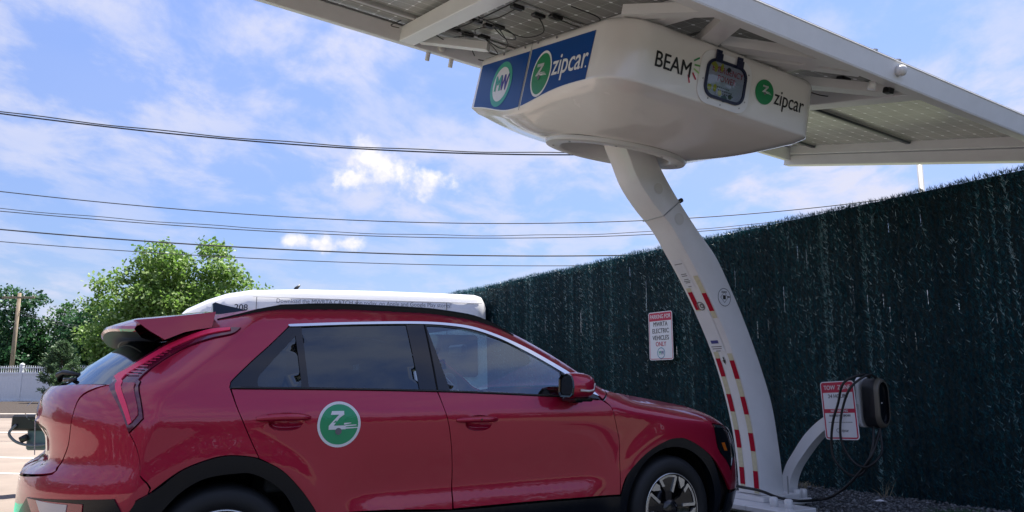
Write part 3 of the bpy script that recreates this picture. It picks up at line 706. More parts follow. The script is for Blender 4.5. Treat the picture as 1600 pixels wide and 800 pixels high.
# pod
def pod():
    a, bb, r, TT = .905, 1.19, .27, .738; a2, r2 = .985, .17
    def rect(n=14, sc=1.0):
        P = []
        for cx, cy, a0, r_ in ((-a+r, -bb+r, 180, r), (a2-r2, -bb+r2, 270, r2), (a2-r2, bb-r2, 0, r2), (-a+.12, bb-.12, 90, .12)):
            for k in range(n+1):
                an = math.radians(a0+90*k/n); P.append((cx+r_*math.cos(an), cy+r_*math.sin(an)))
        out = []; m = len(P)
        for i in range(m):
            p, q = P[i], P[(i+1) % m]; d_ = math.hypot(q[0]-p[0], q[1]-p[1]); k = max(1, int(d_/.06))
            for s in range(k): out.append((p[0]+(q[0]-p[0])*s/k, p[1]+(q[1]-p[1])*s/k))
        return out
    R0 = rect(); n = len(R0)
    def crease(x, y):      # lower edge of the upright band
        base = .285
        left = max(0, min(1, (-x-.35)/.5))
        mid = math.exp(-((y-.25)/.55)**2)
        return base-left*.125*mid-.03*max(0, min(1, (y-.2)/.8))
    rows = []
    rows.append([T(x*.93, y*.93, TT+.005) for x, y in R0])
    rows.append([T(x*.972, y*.98, TT-.004) for x, y in R0])
    rows.append([T(x*.990, y*.993, TT-.022) for x, y in R0])
    for s in np.linspace(0, 1, 9):
        rows.append([T(x*(1.0+.018*s), y*(1.0+.012*s), (TT-.05)*(1-s)+(crease(x, y)+.035)*s) for x, y in R0])
    ang = [math.atan2(y, x) for x, y in R0]
    prof = [(0, .0), (.012, .022), (.04, .045)] + [(s, None) for s in np.linspace(.09, 1, 13)]
    for s, _ in prof:
        row = []
        for (x, y), an in zip(R0, ang):
            c = crease(x, y); k = 1.018*(1-s)+0*s
            rx, ry = .575*math.cos(an), .575*math.sin(an)
            X = x*1.018*(1-s)+rx*s; Y = y*1.012*(1-s)+ry*s
            t = c*(1-s**1.2)+.02*s**1.2+.03*math.sin(math.pi*min(1, s*1.0))*0 - .045*math.sin(math.pi*s)
            if s < .1: t = c+.02-s*.55
            row.append(T(X, Y, t))
        rows.append(row)
    m = MB(); m.grid(rows, close=True); m.add(rows[0], [tuple(range(n))])
    o = m.build('pod', white_gel, station, sharp=60)
    # ring under the pod
    m = MB(); N2 = 72
    prof = [(.60, .035), (.605, .012), (.595, -.006), (.565, -.010), (.485, -.010), (.470, -.003), (.462, .02), (.462, .13)]
    m.grid([[T(q*math.cos(k*2*math.pi/N2), q*math.sin(k*2*math.pi/N2), t) for k in range(N2)] for q, t in prof], close=True)
    ring = m.build('slewing_ring', white_ring, station, sharp=50)
    m = MB(); m.disc(T(0, 0, .12), CA, CB, .50, 48); m.build('ring_ceiling', white_ring, ring)
    m = MB(); m.grid([[T(q*math.cos(k*2*math.pi/N2), q*math.sin(k*2*math.pi/N2), t) for k in range(N2)] for q, t in ((.612, .028), (.612, .040), (.59, .048))], close=True); m.build('seal', ink, ring)
    m = MB(); m.disc(T(0, 0, .115), CA, CB, .43, 48, .42); m.build('inner_seam', ink, ring)
    for a0 in (0.3, 0.5, 0.7, .9):
        m = MB(T); x = .40*math.cos(a0-.6); y = .40*math.sin(a0-.6); m.box((x, y, .09), (x+.06, y+.015, .115)); m.build('slot', ink, ring)
    for k in range(8):
        an = k*math.pi/4+.2; m = MB(); c = T(.53*math.cos(an), .53*math.sin(an), -.0105); m.tube([c, c-CN*.006], .009, 8); m.build('screw', galv, ring)
    # ---- left face stickers (plane A)
    XL, YL = -CB, CN
    FA = lambda B, t, off=.0: T(-.905*(1+.018*max(0, min(1, (.688-t)/(.688-.035-crease(-.92, B)))))-.0025-off, B, t)
    YL = FA(.3, .6)-FA(.3, .3); YL /= np.linalg.norm(YL)
    def patch(name, mat, outline, par, off=0.0):
        """outline: list of (B, t) counter-clockwise; filled and laid on the left face"""
        top = [q for q in outline if q[2] == 't']; bot = [q for q in outline if q[2] == 'b']
        bs = np.linspace(top[0][0], top[-1][0], 25); rows = []
        for B in bs:
            tt = np.interp(-B, [-q[0] for q in top], [q[1] for q in top]); tb = np.interp(-B, [-q[0] for q in bot], [q[1] for q in bot])
            rows.append([FA(B, tb+(tt-tb)*k/6, off) for k in range(7)])
        m = MB(); m.grid(rows); return m.build(name, mat, par, True)
    crl = lambda B: crease(-.92, B)+.012
    st1 = patch('blue_decal', blue_vinyl, [(1.05, .655, 't'), (.12, .655, 't')]+[(B, crl(B)+.012, 'b') for B in np.linspace(1.05, .12, 14)], o)
    st2 = patch('blue_decal', blue_vinyl, [(.085, .66, 't'), (-.86, .66, 't')]+[(B, crl(B)+.012, 'b') for B in np.linspace(.085, -.86, 18)], o)
    patch('panel_joint', ink, [(.106, .735, 't'), (.099, .735, 't'), (.106, crl(.1)-.02, 'b'), (.099, crl(.1)-.02, 'b')], o, .001)
    def badge(cB, ct, ra, rb, rings, par, off=.002):
        for rr, mat, k in rings:
            m = MB(); c = FA(cB, ct, off+.0008*k); m.v = []; nn = 44
            m.add([c]+[c+XL*math.cos(q*2*math.pi/nn)*ra*rr+YL*math.sin(q*2*math.pi/nn)*rb*rr for q in range(nn)], [(0, q+1, (q+1) % nn+1) for q in range(nn)]); m.build('badge_disc', mat, par)
    badge(.55, .425, .20, .20, [(1.0, green_teal, 0), (.76, sign_white, 1)], st1)
    text('letter', 'M', .19, FA(.612, .425, .005), XL, YL, green_teal, st1, bold=.05, squeeze=.85)
    text('letter', 'W', .19, FA(.490, .425, .005), XL, YL, purple, st1, bold=.05, squeeze=.76)
    def zmark(c, X, Y, s, par, offv, mats=(white_vinyl, grey_ink)):
        """italic Z with speed lines and a small wheel"""
        P = lambda x, y, k=1: c+X*x*s+Y*y*s+offv*k
        m = MB(); m.add([P(x, y) for x, y in ((-.42, .55), (.36, .55), (.36, .36), (-.42, .36), (.08, .36), (.36, .40), (-.08, -.12), (-.40, -.12), (-.45, -.18), (.42, -.18), (.42, -.10), (-.10, -.10))], [(0, 3, 2, 1), (4, 6, 7), (4, 5, 6), (4, 7, 8), (8, 9, 10, 11)])
        m.add([P(x, y) for x, y in ((-.42,.36),(-.42,.55),(.36,.55),(.36,.36),(.12,.36),(-.40,-.16),(-.12,-.16),(.36,.40),(-.45,-.16),(.10,-.16),(.10,-.02),(-.20,-.02))], [(0,3,2,1),(4,5,6,7),(8,9,10,11)])
        for x0, y0, x1, y1, h in ((.10, -.03, .62, -.05, .05), (.10, -.12, .78, -.14, .05), (.10, -.19, .90, -.22, .045)): m.add([P(x0, y0+h), P(x0, y0), P(x1, y1), P(x1, y1+h*.5)], [(0, 1, 2, 3)])
        m.build('z_mark', mats[0], par)
        m = MB(); m.disc(P(-.02, -.27, 1.6), X, Y, .15*s, 20); m.build('wheel_mark', mats[1], par)
    badge(-.165, .43, .155, .185, [(1.0, white_vinyl, 0), (.89, green_vinyl, 1)], st2)
    zmark(FA(-.145, .44, .006), XL, YL, .135, st2, -CA*.001)
    text('lettering', 'zipcar', .235, FA(-.585, .465, .003), XL, YL, white_vinyl, st2, bold=.012, width=.50)
    m = MB(); m.disc(FA(-.83, .40, .003), XL, YL, .008, 10); m.build('dot', white_vinyl, st2)
    for B, t in ((.62, .70), (.22, .70), (.0, .705), (-.3, .70)):
        m = MB(); c = FA(B, t, .0); m.tube([c, c-CA*.006], .010, 8); m.build('screw', grey_ink, o)
    # ---- right face (plane B)
    FB = lambda A, t, off=0.0: T(A, -1.19*(1+.012*max(0, min(1, (.688-t)/(.688-.035-crease(A, -1.19)))))-.0030-off, t)
    YR = FB(.0, .6)-FB(.0, .35); YR /= np.linalg.norm(YR)
    text('lettering', 'BEAM', .155, FB(-.455, .49, .001), CA, YR, ink, o, bold=.012, width=.31)
    for A, t, an, mat in ((-.262, .585, 35, green_vinyl), (-.247, .545, 5, pmat('mid green', (.10, .33, .08), .4)), (-.25, .505, -20, lime), (-.262, .465, -48, sign_red), (-.305, .435, -70, sign_red)):
        c = FB(A, t, .001); an = math.radians(an); u = CA*math.cos(an)+YR*math.sin(an); v = -CA*math.sin(an)+YR*math.cos(an)
        m = MB(); m.add([c-u*.028-v*.006, c+u*.028-v*.006, c+u*.028+v*.006, c-u*.028+v*.006], [(0, 1, 2, 3)]); m.build('ray_mark', mat, o)
    # hatch
    hx0, hx1, ht0, ht1 = -.225, .255, .305, .685
    h = MB(); h.prism(rrect(hx0, ht0, hx1, ht1, .10, 7), lambda p, q, t: FB(p, q, t), 0, .008); hatch = h.build('hatch', white_paint, o, sharp=40)
    h = MB(); out = rrect(hx0+.050, ht0+.050, hx1-.050, ht1-.050, .082, 7); inn = rrect(hx0+.070, ht0+.070, hx1-.070, ht1-.070, .065, 7); k = len(out)
    h.add([FB(p, q, .009) for p, q in out]+[FB(p, q, .020) for p, q in out]+[FB(p, q, .020) for p, q in inn]+[FB(p, q, .009) for p, q in inn], [(j*k+i, j*k+(i+1) % k, (j+1)*k+(i+1) % k, (j+1)*k+i) for j in range(3) for i in range(k)])
    h.build('seal', navy, hatch, sharp=50)
    h = MB(); h.prism(rrect(hx0+.068, ht0+.068, hx1-.068, ht1-.068, .065, 7), lambda p, q, t: FB(p, q, t), .009, .011); inner = h.build('panel', silver_board, hatch)
    h = MB(); h.prism(rrect(hx0+.068, ht0+.068, hx1-.068, ht1-.068, .065, 7), lambda p, q, t: FB(p, q, t), .0168, .018); h.build('window', hatch_glass, hatch)
    cxh = (hx0+hx1)/2
    text('lettering', 'EMERGENCY', .062, FB(cxh+.008, .565, .0125), CA, YR, red_ink, hatch, width=.29)
    text('lettering', 'POWER', .062, FB(cxh+.008, .505, .0125), CA, YR, red_ink, hatch, width=.17)
    h = MB()
    for dx, dt, w_ in ((-.01, .44, .12), (.01, .42, .14), (.03, .40, .13)):
        for s in range(7): h.add([FB(cxh+dx-w_/2+w_*s/7+x, dt+y, .0125) for x, y in ((0, 0), (w_/7*.7, 0), (w_/7*.7, .010), (0, .010))], [(0, 1, 2, 3)])
    h.build('print', grey_ink, hatch)
    for p, q, mat, w_, hh in ((-.115, .595, yellow, .05, .035), (-.09, .57, yellow, .03, .06), (-.035, .585, yellow, .026, .06), (-.125, .425, yellow, .04, .045), (-.075, .43, yellow, .03, .055), (-.025, .405, yellow, .035, .04), (.03, .585, black_plastic, .035, .035), (.075, .40, black_plastic, .035, .035), (.02, .375, pmat('slate socket', (.04, .08, .12), .4), .06, .05)):
        h = MB(); h.prism([(p+w_/2*math.cos(k*.5236), q+hh/2*math.sin(k*.5236)) for k in range(12)], lambda x, y, t: FB(x, y, t), .0112, .0145); h.build('fitting', mat, hatch)
    for p in (-.085, .115):
        h = MB(lambda x, y, z: FB(x, y, z)); h.box((p-.032, .615, .018), (p+.032, .675, .030), .003); h.box((p-.026, .655, .010), (p+.026, .70, .022), .003); h.build('hinge', navy, hatch)
    for p, q in ((-.19, .47), (.222, .40), (.222, .60), (.0, .325), (-.12, .345), (.18, .345)):
        h = MB(); c = FB(p, q, .008); h.tube([c, c-CB*.003], .006, 8); h.build('screw', galv, hatch)
    m = MB(); nn = 40; c = FB(.405, .525, .001); m.disc(c, CA, YR, .092, nn); bd = m.build('badge_disc', green_vinyl, o)
    zmark(FB(.410, .535, .0025), CA, YR, .072, bd, -CB*.001)
    text('lettering', 'zipcar', .165, FB(.665, .515, .001), CA, YR, ink, o, bold=.002, width=.31)
    return o
pd = pod()

# canopy frame and panels
def beam(name, a, b_, par=station, mat=white_paint, bev=.006):
    m = MB(T); m.box(a, b_, bev); return m.build(name, mat, par)
AN, AF, BN, BF = -3.5, 3.60, -1.71, 1.52
nb = beam('edge_beam', (AN, BN, .735), (AF, BN+.07, .885)); 
beam('beam_flange', (AN, BN-.006, .880), (AF, BN+.10, .890), nb)
beam('beam_flange', (AN, BN+.0, .728), (AF, BN+.11, .736), nb)
fb = beam('edge_beam', (AN, BF-.09, .735), (AF, BF, .885))
beam('end_beam', (AF-.10, BN+.07, .68), (AF, BF, .800)); beam('end_beam', (AF-.13, BN+.07, .806), (AF, BF-.09, .93))
beam('end_beam', (AN, BN+.07, .735), (AN+.1, BF-.09, .885))
for a0 in (-1.62, 1.46): beam('cross_beam', (a0, BN+.07, .738), (a0+.15, BF-.09, .880))
for a0 in (-.62, .56): beam('cross_beam', (a0, BN+.07, .755), (a0+.10, BF-.09, .885))
beam('spine_plate', (-.78, -1.0, .744), (.78, 1.0, .80))
def strut(p, q, w, h_, name='strut'):
    p, q = np.array(p, float), np.array(q, float); u = q-p; L_ = np.linalg.norm(u[:2]); u = u/np.linalg.norm(u); v = np.array([-u[1], u[0], 0])/math.hypot(u[0], u[1])
    m = MB(); V = []
    for e in (p, q):
        for sv, st in ((-1, 0), (1, 0), (1, 1), (-1, 1)): V.append(T(*(e+v*sv*w/2+np.array([0, 0, h_*st]))))
    m.add(V, [(0, 1, 2, 3), (7, 6, 5, 4), (0, 4, 5, 1), (1, 5, 6, 2), (2, 6, 7, 3), (3, 7, 4, 0)]); return m.build(name, white_paint, station)
strut((-.10, -1.05, .742), (-.38, -1.66, .742), .15, .07)
strut((-.02, -1.12, .748), (.72, -1.62, .748), .15, .07)
strut((.30, -1.05, .756), (.95, -1.55, .756), .10, .07)
strut((-.82, -1.05, .742), (-.52, -1.62, .742), .10, .07)
strut((.92, -.9, .744), (1.46, -1.45, .744), .14, .07)
strut((-.95, .9, .76), (-1.45, 1.35, .76), .10, .07)

dark_rail = pmat('dark blue rail', (.035, .045, .06), .4)
cell = bpy.data.materials.new('solar cell backsheet'); cell.use_nodes = True
def cellmat():
    t = cell.node_tree; b = t.nodes['Principled BSDF']; L = t.links.new
    uv = t.nodes.new('ShaderNodeUVMap'); uv.uv_map = 'UVMap'; sp = t.nodes.new('ShaderNodeSeparateXYZ'); L(uv.outputs[0], sp.inputs[0])
    def mt(op, a, b_=None, cl=False):
        n = t.nodes.new('ShaderNodeMath'); n.operation = op; n.use_clamp = cl
        for i, v in enumerate((a, b_)):
            if v is None: continue
            if isinstance(v, (int, float)): n.inputs[i].default_value = v
            else: L(v, n.inputs[i])
        return n.outputs[0]
    S_ = .158
    fx = mt('ABSOLUTE', mt('SUBTRACT', mt('FRACT', mt('DIVIDE', sp.outputs[0], S_)), .5)); fy = mt('ABSOLUTE', mt('SUBTRACT', mt('FRACT', mt('DIVIDE', sp.outputs[1], S_)), .5))
    ex = mt('SUBTRACT', .5, fx); ey = mt('SUBTRACT', .5, fy)
    dot = mt('LESS_THAN', mt('ADD', ex, ey), .105)
    line = mt('LESS_THAN', ey, .018); line2 = mt('MULTIPLY', mt('LESS_THAN', ex, .012), .35)
    bus = mt('MULTIPLY', mt('LESS_THAN', mt('ABSOLUTE', mt('SUBTRACT', mt('FRACT', mt('DIVIDE', sp.outputs[1], S_/4)), .5)), .05), .10)
    fac = mt('MAXIMUM', dot, mt('MAXIMUM', mt('MULTIPLY', line, .45), mt('MAXIMUM', line2, bus)))
    n = t.nodes.new('ShaderNodeTexNoise'); n.inputs['Scale'].default_value = 3; n.inputs['Detail'].default_value = 6; L(uv.outputs[0], n.inputs['Vector'])
    r = t.nodes.new('ShaderNodeValToRGB'); r.color_ramp.elements[0].position = .3; r.color_ramp.elements[1].position = .7; r.color_ramp.elements[0].color = (.19, .188, .175, 1); r.color_ramp.elements[1].color = (.29, .285, .265, 1); L(n.outputs[0], r.inputs[0])
    mx = t.nodes.new('ShaderNodeMix'); mx.data_type = 'RGBA'; L(fac, mx.inputs[0]); L(r.outputs[0], mx.inputs[6]); mx.inputs[7].default_value = (.85, .86, .86, 1)
    L(mx.outputs[2], b.inputs['Base Color']); b.inputs['Roughness'].default_value = .22
    tr = t.nodes.new('ShaderNodeBsdfTranslucent'); L(mx.outputs[2], tr.inputs[0]); ms = t.nodes.new('ShaderNodeMixShader'); ms.inputs[0].default_value = .03
    L(b.outputs[0], ms.inputs[1]); L(tr.outputs[0], ms.inputs[2]); L(ms.outputs[0], t.nodes['Material Output'].inputs[0])
cellmat()
cell_glass = glassmat('cell front glass', (.62, .62, .64), .8, .05)
def panels():
    tB = [(-1.63, -.172), (-.160, 1.062), (1.074, 1.50)]
    tA = [(-3.45, -1.556), (-1.546, -.005), (.005, 1.536), (1.546, 3.52)]
    for a0, a1 in tA:
        for b0, b1 in tB:
            P = [T(a0, b0, .905), T(a1, b0, .905), T(a1, b1, .905), T(a0, b1, .905)]
            q = mk('solar_panel', P, [(0, 3, 2, 1)], cell, station, uv=[(a0, b0), (a1, b0), (a1, b1), (a0, b1)])
            m = MB(T); w_ = .022
            for lo, hi in (((a0, b0, .892), (a1, b0+w_, .935)), ((a0, b1-w_, .892), (a1, b1, .935)), ((a0, b0+w_, .892), (a0+w_, b1-w_, .935)), ((a1-w_, b0+w_, .892), (a1, b1-w_, .935))): m.box(lo, hi)
            m.build('panel_frame', alu, q)
            m = MB(T); m.add([(a0+w_, b0+w_, .925), (a1-w_, b0+w_, .925), (a1-w_, b1-w_, .925), (a0+w_, b1-w_, .925)], [(0, 1, 2, 3)]); m.build('cell_glass', cell_glass, q)
    for b0 in (-.206, 1.028):
        beam('panel_rail', (1.61, b0+.012, .872), (3.47, b0+.068, .899), mat=dark_rail); beam('panel_rail', (-3.4, b0+.012, .872), (-1.62, b0+.068, .899), mat=alu)
panels()
# junction boxes and loose leads
for a0, b0 in ((-1.37, 1.38), (-1.27, .98), (-1.12, 1.02), (-1.0, .92), (-.93, 1.37), (-1.25, .55), (-1.12, .56), (-1.06, .50), (-1.2, -.12), (-1.0, -.1), (-.9, -.2), (1.30, -1.10), (1.42, -.95)):
    m = MB(T); m.box((a0-.05, b0-.035, .862), (a0+.05, b0+.035, .890), .006); m.build('junction_box', black_plastic, station)
def lead(pts, r=.0045):
    P = crs([(p[0], p[1], p[2] if len(p) > 2 else .87) for p in pts], 6); m = MB(); m.tube([T(*p) for p in P], r, 5); m.build('lead', cable_mat, station, True)
lead([(-1.37, 1.38), (-1.25, 1.46, .84), (-1.15, 1.30, .83), (-1.2, 1.15, .85), (-1.1, 1.02)])
lead([(-1.50, 1.03), (-1.42, 1.10, .82), (-1.2, 1.18, .80), (-1.05, 1.25, .84), (-.93, 1.37)])
lead([(-.93, 1.37), (-.82, 1.44, .80), (-.74, 1.30, .79), (-.75, 1.12, .82), (-1.0, .92)])
lead([(-1.27, .98), (-1.15, .80, .83), (-1.2, .65, .84), (-1.12, .56)])
lead([(-1.0, .92), (-.86, .84, .80), (-.9, .6, .79), (-1.06, .5)])
lead([(-1.25, .55), (-1.3, .3, .82), (-1.25, .1, .82), (-1.2, -.12)]); lead([(-1.06, .5), (-.9, .3, .80), (-.88, .0, .80), (-1.0, -.1)])
lead([(-1.3, .4), (-1.1, .2, .78), (-.95, .35, .78), (-.98, .5, .8), (-1.1, .52)])
lead([(-1.45, 1.42), (-1.3, .9, .86), (-1.28, .3, .86), (-1.3, -.5, .86)], .006)
lead([(-.9, -.2), (-.75, -.4, .8), (-.8, -.7, .8), (-1.0, -.6, .85)])
lead([(-1.70, 1.20), (-1.76, 1.28, .82), (-1.66, 1.36, .84)])
lead([(1.30, -1.10), (1.22, -1.22, .82), (1.40, -1.28, .80), (1.56, -1.12, .80), (1.50, -.95, .82), (1.36, -.90, .84), (1.22, -.98, .84), (1.30, -1.10)])
lead([(1.30, -1.10), (1.20, -.95, .82), (1.25, -.80, .80), (1.45, -.82, .80), (1.55, -1.0, .82), (1.42, -1.18, .85)])
# lift lugs and small cameras on the beams
for a0 in (-1.30, -1.06):
    m = MB(); m.tube([T(a0, BF-.03, .735), T(a0, BF-.03, .655)], .022, 10); m.build('lug', white_paint, fb, True)
m = MB(); m.tube([T(-1.2, BF-.09, .80), T(-1.2, BF-.13, .80)], [.045, .035], 16); m.build('round_boss', white_ring, fb, True)
m = MB(); m.tube([T(1.14, BN, .82), T(1.14, BN-.045, .82), T(1.14, BN-.06, .82)], [.040, .038, .02], 14); m.build('round_boss', white_ring, nb, True)
m = MB(); m.tube([T(1.06, BN+.13, .735), T(1.06, BN+.13, .68)], .028, 10); m.build('lug', white_paint, nb, True)
m = MB(T); m.box((1.20, BN+.09, .69), (1.26, BN+.15, .735), .006); m.build('sensor', black_plastic, nb)
for a0 in (.90, 1.16):
    m = MB(); m.tube([T(a0, BN+.03, .89), T(a0, BN+.03, .915)], .02, 8); m.build('bolt_head', galv, nb)

# ------------------------------------------------------------------ charging pedestal, charger, cable, signs
ped = empty('charging_pedestal', tuple(W(5.2, -1.12, .10)), TH, 'curved white steel arm bolted beside the column and carrying the charger', 'pedestal')
def arm():
    out = [(-1.18, .10), (-1.155, .23), (-1.09, .38), (-1.01, .49), (-.87, .66), (-.70, .80), (-.52, .89), (-.34, .94)]
    inn = [(-1.08, .10), (-1.055, .23), (-1.0, .35), (-.92, .455), (-.79, .60), (-.66, .71), (-.50, .79), (-.34, .84)]
    m = MB(); rows = []
    for (l0, z0), (l1, z1) in zip(crs(out), crs(inn)): rows.append([W(5.14, l0, z0), W(5.26, l0, z0), W(5.26, l1, z1), W(5.14, l1, z1)])
    m.grid(rows, close=True); m.build('arm', white_paint, ped, sharp=40)
    m = MB(W); m.box((5.08, -1.26, .10), (5.32, -1.02, .118), .004); m.build('foot_plate', white_paint, ped)
    m = MB(); m.prism(rrect(5.185, .75, 5.35, 1.17, .05, 5), lambda a, b, t: W(a, t, b), -.36, -.335); m.build('back_plate', white_paint, ped, sharp=40)
arm()
chg = empty('wall_charger', tuple(W(5.13, -.3, .74)), TH, 'black pill shaped vehicle charger with grey bezel on the curved arm', 'charger')
def charger():
    def sec(w, h_, l, r): return [W(5.27+x*.70, -.16+(l+.135)*.72, .955+z*.98) for x, z in rrect(-w, -h_, w, h_, r, 8)]
    m = MB(); rows = [sec(.118, .205, -.335, .09), sec(.122, .21, -.32, .10), sec(.122, .21, -.185, .11)]; m.grid(rows, close=True); m.build('casing', black_plastic, chg, sharp=50)
    m = MB(); m.grid([sec(.1225, .2105, -.184, .11), sec(.116, .204, -.15, .112), sec(.106, .194, -.135, .104), sec(.088, .176, -.135, .087)], close=True); m.build('bezel', charger_grey, chg, sharp=50)
    m = MB(); m.grid([sec(.088, .176, -.136, .087), sec(.080, .168, -.165, .079), sec(.04, .1, -.17, .039)], close=True); m.add(sec(.05, .11, -.1695, .049), [tuple(range(36))]); m.build('recess', gloss_black, chg, sharp=50)
    m = MB(); m.disc(W(5.27, -.183, .955), DX, UP, .007, 10); m.build('status_mark', sign_white, chg)
charger()
def tubeobj(name, pts, r, mat, label, cat, n=8, group=None):
    m = MB(); m.tube([W(*p) for p in crs(pts, 6)], r, n); o = m.build(name, mat, None, True); return tag(o, label, cat, group)
tubeobj('charging_cable', [(5.22, -.24, 1.165), (5.12, -.25, 1.19), (5.0, -.34, 1.12), (5.02, -.42, .95), (5.03, -.49, .79), (5.04, -.525, .60), (5.05, -.5, .46), (5.1, -.40, .36), (5.1, -.28, .40), (5.12, -.20, .60), (5.2, -.23, .76)], .0105, cable_mat, 'black cable looped over the tow zone sign and hanging from the charger', 'cable')
tubeobj('charging_cable', [(5.26, -.21, 1.16), (5.14, -.21, 1.185), (5.0, -.28, 1.08), (5.0, -.37, .90), (5.0, -.405, .72), (5.02, -.40, .60), (5.05, -.33, .47), (5.08, -.24, .44), (5.1, -.16, .50), (5.2, -.17, .58), (5.25, -.21, .76)], .0105, cable_mat, 'second black cable hanging from the charger, nearer the casing', 'cable')
tubeobj('charging_cable', [(4.35, -2.0, .42), (4.45, -1.75, .30), (4.62, -1.25, .22), (4.66, -1.0, .20), (4.72, -.85, .155), (4.85, -.74, .13), (5.1, -.72, .125), (5.12, -.62, .16), (5.1, -.47, .25), (5.1, -.33, .38), (5.1, -.2, .54), (5.27, -.21, .76)], .0125, cable_mat, 'thick black cable running low past the column foot up to the charger', 'cable')

def board(name, c, u, w_, h_, r, rot=0, label='', cat='sign', thick=.003):
    """upright board; u is its horizontal reading direction"""
    u = np.array(u); v = UP; nn = np.cross(u, v)
    ca, sa = math.cos(rot), math.sin(rot); U = u*ca+v*sa; V_ = -u*sa+v*ca
    root = empty(name, tuple(c), TH, label, cat)
    P = lambda a, b, t=0: np.array(c)+U*a+V_*b+nn*t
    m = MB(); m.prism(rrect(-w_/2, -h_/2, w_/2, h_/2, r, 5), lambda a, b, t: P(a, b, t), 0, thick); m.build('plate', sign_white, root)
    return root, P, U, V_, nn
def ringpoly(P, w_, h_, r, t, wd, mat, root, z=.0035):
    o = rrect(-w_/2, -h_/2, w_/2, h_/2, r, 5); i = rrect(-w_/2+wd, -h_/2+wd, w_/2-wd, h_/2-wd, max(.002, r-wd), 5); k = len(o)
    m = MB(); m.add([P(a, b, z) for a, b in o]+[P(a, b, z) for a, b in i], [(q, (q+1) % k, k+(q+1) % k, k+q) for q in range(k)]); m.build('border', mat, root)
def rectp(P, x0, y0, x1, y1, z, name, mat, root, r=.002):
    m = MB(); m.add([P(a, b, z) for a, b in rrect(x0, y0, x1, y1, r, 3)], [tuple(range(16))]); return m.build(name, mat, root)
def sign_parking():
    hw, hh = .47, .66
    root, P, U, V_, nn = board('parking_sign', W(6.47, -4.095, 1.77), -(-NX), hw, hh, .035, .0, 'white sign with red heading PARKING FOR fixed on the hedge fence')
    ringpoly(P, hw-.022, hh-.022, .028, 0, .009, sign_red, root)
    rectp(P, -hw/2+.012, hh/2-.125, hw/2-.012, hh/2-.012, .0037, 'heading_band', sign_red, root, .02)
    text('lettering', 'PARKING FOR', .078, P(0, .262, .0045), U, V_, sign_white, root, bold=.012, squeeze=.82)
    for s, y, mt in (('MWRTA', .158, ink), ('ELECTRIC', .065, ink), ('VEHICLES', -.03, ink), ('ONLY', -.115, sign_red)):
        text('lettering', s, .088, P(0, y, .0042), U, V_, mt, root, bold=.014, squeeze=.86)
    m = MB(); m.disc(P(0, -.235, .004), U, V_, .076, 30, .066); m.build('emblem_ring', pmat('blue green emblem', (.02, .25, .38), .4), root)
    text('letter', 'M', .075, P(-.024, -.235, .0045), U, V_, green_teal, root, bold=.02, squeeze=.8); text('letter', 'W', .075, P(.026, -.235, .0045), U, V_, MAT['blue band'], root, bold=.02, squeeze=.7)
    for a, b in ((0, .315), (0, -.315)):
        m = MB(); m.tube([P(a, b, .003), P(a, b, .008)], .009, 8); m.build('bolt', galv, root)
sign_parking()
def sign_tow():
    hw, hh = .325, .49
    root, P, U, V_, nn = board('tow_zone_sign', W(5.09, -.46, .89), NX, hw, hh, .028, math.radians(2.5), 'white and red TOW ZONE sign hung on the curved charger arm')
    ringpoly(P, hw-.016, hh-.016, .022, 0, .012, sign_red, root)
    rectp(P, -hw/2+.01, hh/2-.095, hw/2-.01, hh/2-.01, .0037, 'heading_band', sign_red, root, .014)
    text('lettering', 'TOW  ZONE', .052, P(0, hh/2-.054, .0045), U, V_, sign_white, root, bold=.016, squeeze=.86)
    text('lettering', '24 HOURS', .045, P(.0, .118, .0042), U, V_, ink, root, bold=.012, squeeze=.92)
    rectp(P, -hw/2+.01, -.022, hw/2-.01, .012, .0037, 'heading_band', sign_red, root)
    text('lettering', 'NO PARKING', .030, P(0, -.005, .0045), U, V_, sign_white, root, bold=.014, squeeze=.9)
    text('lettering', 'RESERVED FOR ZIPCARS', .0235, P(0, -.045, .0042), U, V_, ink, root, bold=.01, squeeze=.80)
    m = MB()
    for k in range(14): m.add([P(-.115+k*.0165+x, -.103+y, .0042) for x, y in ((0, 0), (.012, 0), (.012, .006), (0, .006))], [(0, 1, 2, 3)])
    m.build('print', grey_ink, root)
    m = MB(); m.disc(P(-.03, -.168, .0042), U, V_, .017, 20, .013); m.build('emblem_ring', grey_ink, root)
    text('lettering', 'zipcar', .036, P(.035, -.168, .0042), U, V_, grey_ink, root, squeeze=.8)
sign_tow()

# weeds, a plant and litter on the gravel
def weeds(name, c, n, R, hgt, mat, label, cat, seed, wd=.006, kind=None):
    g = np.random.default_rng(seed); V = []; c = np.array(c)
    for i in range(n):
        b = c+np.array([g.normal(0, R), g.normal(0, R), 0]); d_ = np.array([g.normal(0, .45), g.normal(0, .45), 1]); d_ /= np.linalg.norm(d_); L_ = hgt*g.uniform(.4, 1); s = np.cross(d_, g.normal(0, 1, 3)); s *= wd/np.linalg.norm(s)
        mid = b+d_*L_*.55; e = b+d_*L_+np.array([g.normal(0, .25), g.normal(0, .25), -.1])*L_; V += [b-s, b+s, mid+s*.8, mid-s*.8, mid-s*.8, mid+s*.8, e+s*.1, e-s*.1]
    V = np.array(V); o = mk(name, V, np.arange(len(V)).reshape(-1, 4), mat, attr=g.uniform(.2, .9, len(V)//4)); return tag(o, label, cat, None, kind)
weeds('grass_tuft', W(5.75, .12, .01), 420, .11, .13, leaf_dark, 'low green grass tuft in the gravel below the charger', 'grass', 3, .0035, 'stuff')
weeds('weed', W(6.35, -.9, .01), 14, .05, .28, leafmat('dry stalks', [(.16, .13, .08), (.34, .30, .20)], .2), 'few dry pale stalks at the foot of the hedge fence', 'weed', 4, .003, 'stuff')
